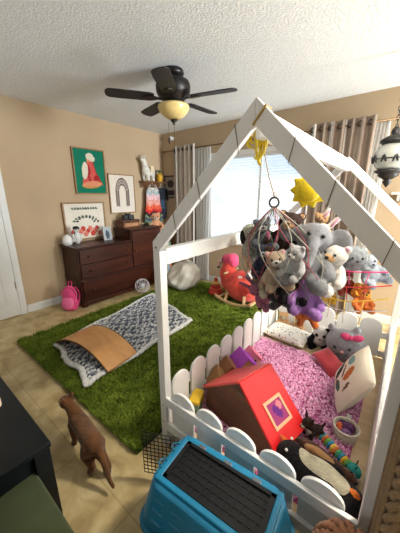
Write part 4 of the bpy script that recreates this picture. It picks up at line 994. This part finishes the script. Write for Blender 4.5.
MB().tube([(.062*cos(a*pi/14),.062*sin(a*pi/14),.085) for a in range(28)], .006, 8, closed=True).build('rim', WK, t, smooth=True)
MB().bx(-.012,.012,.063,.066,.08,.115).build('tag', WHITE, t)
yr = random.Random(5)
for k, c in enumerate(((96,56,100),(74,44,84),(132,92,136),(110,60,92),(214,104,60))):
    a = k*2.4; r = .028 if k else 0
    c0 = Vector((3.475+r*cos(a), 1.38+r*sin(a), DZ+.068 if k else DZ+.085)); y = MB().ball(c0, .023, None, 12, 8)
    for q in range(9):
        M = Euler((yr.uniform(0,3),yr.uniform(0,3),yr.uniform(0,3))).to_matrix()
        y.tube([c0 + M @ Vector((0.0235*cos(s*pi/10),.0235*sin(s*pi/10),.004)) for s in range(20)], .003, 4, closed=True)
    y.single('yarn_ball', mat('yarn_%d_%d_%d'%c, c, .95, .25, 60.), ['purple ball of yarn on top in the small white basket','dark purple ball of yarn in the small white basket','light mauve ball of yarn in the small white basket','plum ball of yarn in the small white basket','orange ball of yarn in the small white basket'][k], 'yarn', 'yarn balls in the basket', smooth=True)
t = thing('caterpillar_toy', 'striped rainbow caterpillar toy lying in front of the yarn basket', 'toy', (3.44,1.225,DZ+.04))
cs = [(110,60,150),(240,200,60),(70,170,190),(226,120,60),(120,180,80),(60,150,200),(244,210,90),(226,130,70),(90,180,120),(66,150,190),(240,196,60),(110,170,90)]
p0, p1 = Vector((-.085,.075,.0)), Vector((.075,-.03,.0))
for k in range(12):
    p = p0.lerp(p1, k/11); d = (p1-p0).normalized()
    MB().ball(p, (.0105,.026,.026), d.to_track_quat('X','Z').to_matrix(), 14, 10).build('segment', mat('caterpillar_%d'%k, cs[k], .8, .1, 30., .3, 150), t, smooth=True)
MB().ball(p1+Vector((.03,-.02,.004)),.033).build('head', mat('caterpillar_teal',(40,150,140),.8,.1,30.), t, smooth=True)
for s in (-1,1): MB().tube([p1+Vector((.035,-.02+s*.012,.03)),p1+Vector((.04,-.02+s*.02,.055))], .003, 5).build('antenna', BLK, t)
t = thing('otter_plush', 'long brown and tan stuffed animal lying behind the penguin soft toy', 'soft toy', (3.42,1.125,DZ+.045))
blob(None, chain([(-.10,.035,.01,.03),(-.05,.03,.01,.036),(.02,.0,.01,.042),(.08,-.01,.01,.036),(.115,-.02,.02,.032)]) + chain([(-.1,.035,.01,.02),(-.135,.05,0,.012)]) + chain([(.06,.02,.0,.018),(.07,.05,-.01,.014)]) + chain([(-.04,.05,.0,.016),(-.03,.075,-.01,.013)]), K('brown'), 'body', t, .008)
blob(None, chain([(-.08,.015,.026,.018),(-.03,.01,.032,.024),(.03,-.015,.036,.024)]), K('tan'), 'belly', t, .008)
MB().ball((.118,-.01,.048),.006).build('eye', BLK, t); MB().ball((.142,-.03,.024),.007).build('nose', BLK, t)
t = thing('penguin_plush', 'large black and white penguin soft toy lying against the near pickets', 'soft toy', (3.425,.985,DZ), R3(0,0,0), None, 1.2)
blob(None, [((-.01,0,.075),(.13,.068,.07)),((-.105,.01,.10),(.058,.055,.058)),((.09,.0,.07),(.07,.06,.055))] + chain([(-.02,.05,.09,.03),(.05,.085,.07,.022),(.09,.09,.05,.012)]) + chain([(-.02,-.045,.1,.03),(.06,-.06,.1,.02)]), K('black'), 'body', t, .012)
blob(None, [((.0,.005,.112),(.09,.046,.042)),((.065,.0,.105),(.045,.04,.035)),((-.065,.015,.118),(.04,.034,.034))], K('cream2'), 'belly', t, .01)
MB().ball((.105,.0,.105),(.03,.022,.018)).ball((.115,.035,.075),(.035,.016,.012)).build('feet', K('orange'), t, smooth=True)
MB().cyl((-.135,.035,.125),(-.165,.05,.13),.014,.002,10).build('beak', K('orange'), t, smooth=True)
for s in (-1,1): MB().ball((-.115,.01+s*.03,.153),.006).build('eye', WHITE, t, smooth=True)

# ------------------------------------------------------------------ hanging net full of soft toys
BG = 'soft toys in the hanging net'
RC = Vector((2.975,1.36,1.385)); BC = Vector((3.075,1.52,1.0))
t = thing('toy_net', 'cord net full of soft toys hanging by a metal ring from the bed ridge', 'toy net', tuple(RC))
MB().tube([(.026*cos(a*pi/10), 0, .026*sin(a*pi/10)) for a in range(20)], .0055, 8, closed=True).build('ring', mat('dark_steel',(74,72,70),.35,.05,metal=.8), t, smooth=True)
top = Vector((3.09,.94,1.60))-RC
MB().tube([top, top*.55+Vector((0,0,-.004)), (0,0,.03)], .0022, 6).tube([(.0,0,.03),(.012,0,.04),(.0,0,.052),(-.01,0,.04)], .002, 5, closed=True).build('hanging_chain', mat('gold_chain',(196,160,70),.35,.05,metal=.6), t)
net = {0:MB(),1:MB(),2:MB()}
NS = 14
def bag(k, v, sg):
    a = 2*pi*k/NS + sg*v*1.55
    e = min(1, v*1.02); prof = sin(pi*min(1,e**1.1))**.85 if e < 1 else 0
    c = Vector((0,0,-.02)).lerp(BC-RC+Vector((0,0,-.28)), v)
    return c + Vector((.245*prof*cos(a), .235*prof*sin(a), 0))
for k in range(NS):
    for sg in (-1,1):
        net[(k+(sg>0))%3].tube([bag(k, .0+v/26*.97, sg) for v in range(27)], .0019, 5)
for i, c in enumerate(((160,60,76),(170,164,150),(96,108,96))): net[i].build('cord', mat('net_cord_%d'%i, c, .8, .1), t, smooth=True)
bearish('elephant_plush', 'big grey elephant soft toy on the right of the hanging net', (3.115,1.45,.925), R3(-6,12,18), .36, 'elephant', K('grey'), ear='big', group=BG)
bearish('bear_plush', 'small light grey bear soft toy in front of the elephant in the net', (3.14,1.315,1.015), R3(10,5,-20), 0.17, 'bear', K('pale_grey'), muzzle=K('off_white'), group=BG)
bearish('dog_plush', 'pale speckled dog soft toy with black ears on the left side of the net', (2.81,1.54,1.02), R3(0,-20,60), .24, 'dog', FUZ('spotted',(186,186,170),.55), ear='flop', earm=K('black'), group=BG)
bearish('bear_plush', 'dark brown bear soft toy with tan muzzle in the upper middle of the net', (2.995,1.49,1.06), R3(-5,8,10), 0.27, 'bear', K('dark_brown'), muzzle=K('tan'), inner=K('tan'), group=BG)
bearish('bunny_plush', 'pink bunny soft toy at the left front of the net', (2.90,1.44,.97), R3(10,10,40), 0.18, 'bunny', K('pink'), ear='long', inner=K('pale_pink'), group=BG)
bearish('bear_plush', 'navy blue bear soft toy at the left front of the net', (2.95,1.39,.97), R3(0,-10,20), 0.18, 'bear', K('navy'), muzzle=K('blue_grey'), group=BG)
bearish('dog_plush', 'cream floppy eared soft toy low at the left front of the net', (2.95,1.39,.86), R3(15,15,45), 0.19, 'dog', K('cream2'), ear='flop', group=BG)
bearish('bear_plush', 'beige bear soft toy in the middle front of the net', (3.045,1.36,.92), R3(0,-12,25), 0.21, 'bear', K('beige'), muzzle=K('off_white'), inner=K('pale_pink'), group=BG)
bearish('bunny_plush', 'mauve bunny soft toy at the bottom left of the net', (2.965,1.45,.79), R3(20,-50,20), 0.17, 'bunny', K('mauve'), ear='long', group=BG)
bearish('bear_plush', 'purple bear soft toy at the bottom of the net', (3.165,1.40,.775), R3(-10,10,25), 0.23, 'bear', K('purple'), muzzle=K('pale_pink'), group=BG)
bearish('bunny_plush', 'white bunny soft toy with long ears raised at the back of the net', (3.04,1.63,1.06), R3(0,35,10), 0.24, 'bunny', K('off_white'), ear='long', inner=K('pale_pink'), group=BG)
bearish('bear_plush', 'small tan bear soft toy peeking over the top of the net', (3.14,1.66,1.17), R3(0,5,20), 0.15, 'bear', K('tan'), group=BG)
bearish('bear_plush', 'big white bear soft toy at the right back of the net', (3.235,1.56,.90), R3(0,10,-15), .27, 'bear', K('off_white'), muzzle=K('tan'), inner=K('pale_pink'), group=BG)
bearish('dog_plush', 'black dog soft toy hidden in the middle of the net', (3.09,1.44,.83), R3(0,0,20), 0.22, 'dog', K('black'), ear='flop', group=BG)
bearish('bear_plush', 'orange bear soft toy hanging at the bottom of the net', (3.16,1.56,.68), R3(20,0,20), 0.17, 'bear', K('orange'), group=BG)
bearish('dog_plush', 'tan dog soft toy low on the left side of the net', (2.89,1.48,.85), R3(10,-15,50), .19, 'dog', K('beige'), ear='flop', earm=K('brown'), group=BG)
bearish('bear_plush', 'slate grey bear soft toy near the top of the net under the ring', (2.90,1.47,1.10), R3(0,-12,30), .19, 'bear', K('slate'), muzzle=K('pale_grey'), group=BG)
bearish('bear_plush', 'charcoal bear soft toy between the elephant and the purple bear in the net', (3.07,1.40,.80), R3(5,0,10), .2, 'bear', FUZ('charcoal',(62,58,60)), muzzle=K('beige'), group=BG)
t = thing('rag_doll', 'cloth doll with striped legs and black shoes dangling from the net', 'doll', (2.905,1.50,.80), R3(0,10,30), BG)
blob(None, [((0,0,.02),(.035,.025,.045)),((0,0,.09),(.034,.03,.034))], K('pale_pink'), 'body', t, .008)
for s in (-1,1):
    MB().cyl((s*.014,0,0),(s*.016,0,-.09),.011,.009,10).build('leg', K('cream2'), t, smooth=True)
    MB().ball((s*.016,-.006,-.1),(.013,.02,.013)).build('shoe', K('black'), t, smooth=True)
    MB().ball((s*.012,-.028,.095),.004).build('eye', BLK, t)
MB().ball((0,.006,.1),(.038,.033,.034)).build('hair', K('rust'), t, smooth=True)

# --- corner net with more soft toys
NG = 'soft toys in the corner net'
t = thing('corner_net', 'pink and yellow cord net strung across the far right corner of the bed', 'toy net', (3.3,2.02,.9))
for i, (c, z, sag) in enumerate((((226,70,130),.98,.05),((214,60,70),.90,.08),((236,196,70),.82,.10),((206,196,190),.745,.09))):
    b = MB(); A = Vector((3.06,2.37,z)); B = Vector((3.545,1.75,z+.03))
    b.tube([A.lerp(B,k/20)+Vector((-.10*sin(pi*k/20),-.17*sin(pi*k/20),-sag*sin(pi*k/20))) for k in range(21)], .004, 6)
    for k in range(2,20,3):
        p = A.lerp(B,k/20)+Vector((-.10*sin(pi*k/20),-.17*sin(pi*k/20),-sag*sin(pi*k/20)))
        b.tube([p, p+Vector((.01*(-1)**k,.0,-.085))], .003, 5)
    b.build('cord', mat('corner_cord_%d'%i, c, .8, .1), t, smooth=True, world=True)
t = thing('seal_plush', 'round fuzzy grey seal soft toy high in the corner net', 'soft toy', (3.315,1.92,.93), R3(0,0,20), NG, .23)
blob(None, [((0,0,.4),(.42,.42,.36)),((0,-.22,.45),(.3,.26,.27)),((.3,-.18,.16),(.18,.12,.07)),((-.3,-.18,.16),(.18,.12,.07)),((0,.42,.2),(.14,.2,.08))], mat('plush_mottled_grey',(132,138,142),.95,.5,9.,.8,120,sheen=.2), 'body', t, .03)
eyes(t,.12,-.45,.5,.035); MB().ball((0,-.49,.42),(.05,.03,.035)).build('nose', BLK, t, smooth=True)
bearish('koala_plush', 'pale blue grey koala soft toy at the right end of the corner net', (3.455,2.0,.86), R3(0,-25,30), .2, 'bear', K('blue_grey'), earm=K('off_white'), group=NG)
bearish('fox_plush', 'dark red fox soft toy in the corner net under the seal', (3.28,2.02,.74), R3(0,0,25), .17, 'fox', K('rust'), ear='point', muzzle=K('off_white'), group=NG)
t = bearish('lion_plush', 'orange lion soft toy with a shaggy mane hanging low in the corner net', (3.395,1.95,.665), R3(0,0,35), .17, 'bear', K('orange'), muzzle=K('yellow'), group=NG)
mn = MB(); rm = random.Random(8)
for k in range(90):
    a = rm.uniform(0,2*pi); r = rm.uniform(.2,.34); mn.ball((r*cos(a), rm.uniform(-.12,.15), .79+r*sin(a)), (.05,.05,.09), (rm.uniform(-1,1),a,0), 6, 5)
mn.build('mane', mat('mane_orange',(232,150,40),.9,.3,14.,sheen=.2), t, smooth=True)
bearish('bear_plush', 'small yellow bear soft toy at the left end of the corner net', (3.185,2.03,.64), R3(0,0,20), .12, 'bear', K('yellow'), group=NG)
bearish('bear_plush', 'peach teddy bear sitting on top of the corner bookcase', (.14,3.06,.798), R3(0,0,55), .34, 'bear', FUZ('peach',(226,164,124)), muzzle=K('cream2'))
# ------------------------------------------------------------------ light
wld = bpy.data.worlds.new('daylight'); SC.world = wld; wld.use_nodes = True
bg = wld.node_tree.nodes['Background']; bg.inputs['Color'].default_value = (.86,.93,1,1); bg.inputs['Strength'].default_value = .25
def area(name, loc, rot, sx, sy, e, c):
    l = bpy.data.lights.new(name, 'AREA'); l.shape = 'RECTANGLE'; l.size = sx; l.size_y = sy; l.energy = e; l.color = c
    o = bpy.data.objects.new(name, l); COL.objects.link(o); o.location = loc; o.rotation_euler = rot; return o
# daylight through the right window, an added fill light behind the camera, and the shaded back window
area('window_daylight_right', (XR+.07,2.92,1.3), (0,radians(97),0), 1.7, .9, 345, (.88,.95,1))
area('rear_fill_light', (1.8,YF-.07,1.45), (radians(90),0,0), 1.5, 1.0, 15, (.94,.97,1))
pl = bpy.data.lights.new('fan_lamp','POINT'); pl.energy = 4; pl.color = (1,.82,.55); pl.shadow_soft_size = .06
o = bpy.data.objects.new('fan_lamp', pl); COL.objects.link(o); o.location = (1.80,1.84,ZC-.31)
t = thing('added_ceiling_light', 'unseen round ceiling light added to brighten the floor and house bed', 'ceiling light', (3.98,1.55,ZC))  # out of view, added to brighten the floor and bed from above
MB().lathe([(.16,0),(.165,-.012),(.155,-.03)],n=32).build('base', TRIM, t, smooth=True)
MB().lathe([(.15,-.03),(.15,-.034),(.0,-.036)],n=32).build('diffuser', mat('opal_glass',(250,240,220),.4,0,emit=3.), t, smooth=True)
l = bpy.data.lights.new('added_ceiling_fill','AREA'); l.shape = 'DISK'; l.size = .3; l.energy = 62; l.color = (1,.92,.78)
o = bpy.data.objects.new('added_ceiling_fill', l); COL.objects.link(o); o.location = (3.98,1.55,ZC-.045)
SC.view_settings.view_transform = 'Standard'; SC.view_settings.look = 'None'; SC.view_settings.gamma = 1; SC.view_settings.exposure = -.06
SC.view_settings.use_curve_mapping = False
SC.cycles.use_denoising = True
SC.cycles.max_bounces = 10; SC.cycles.diffuse_bounces = 3
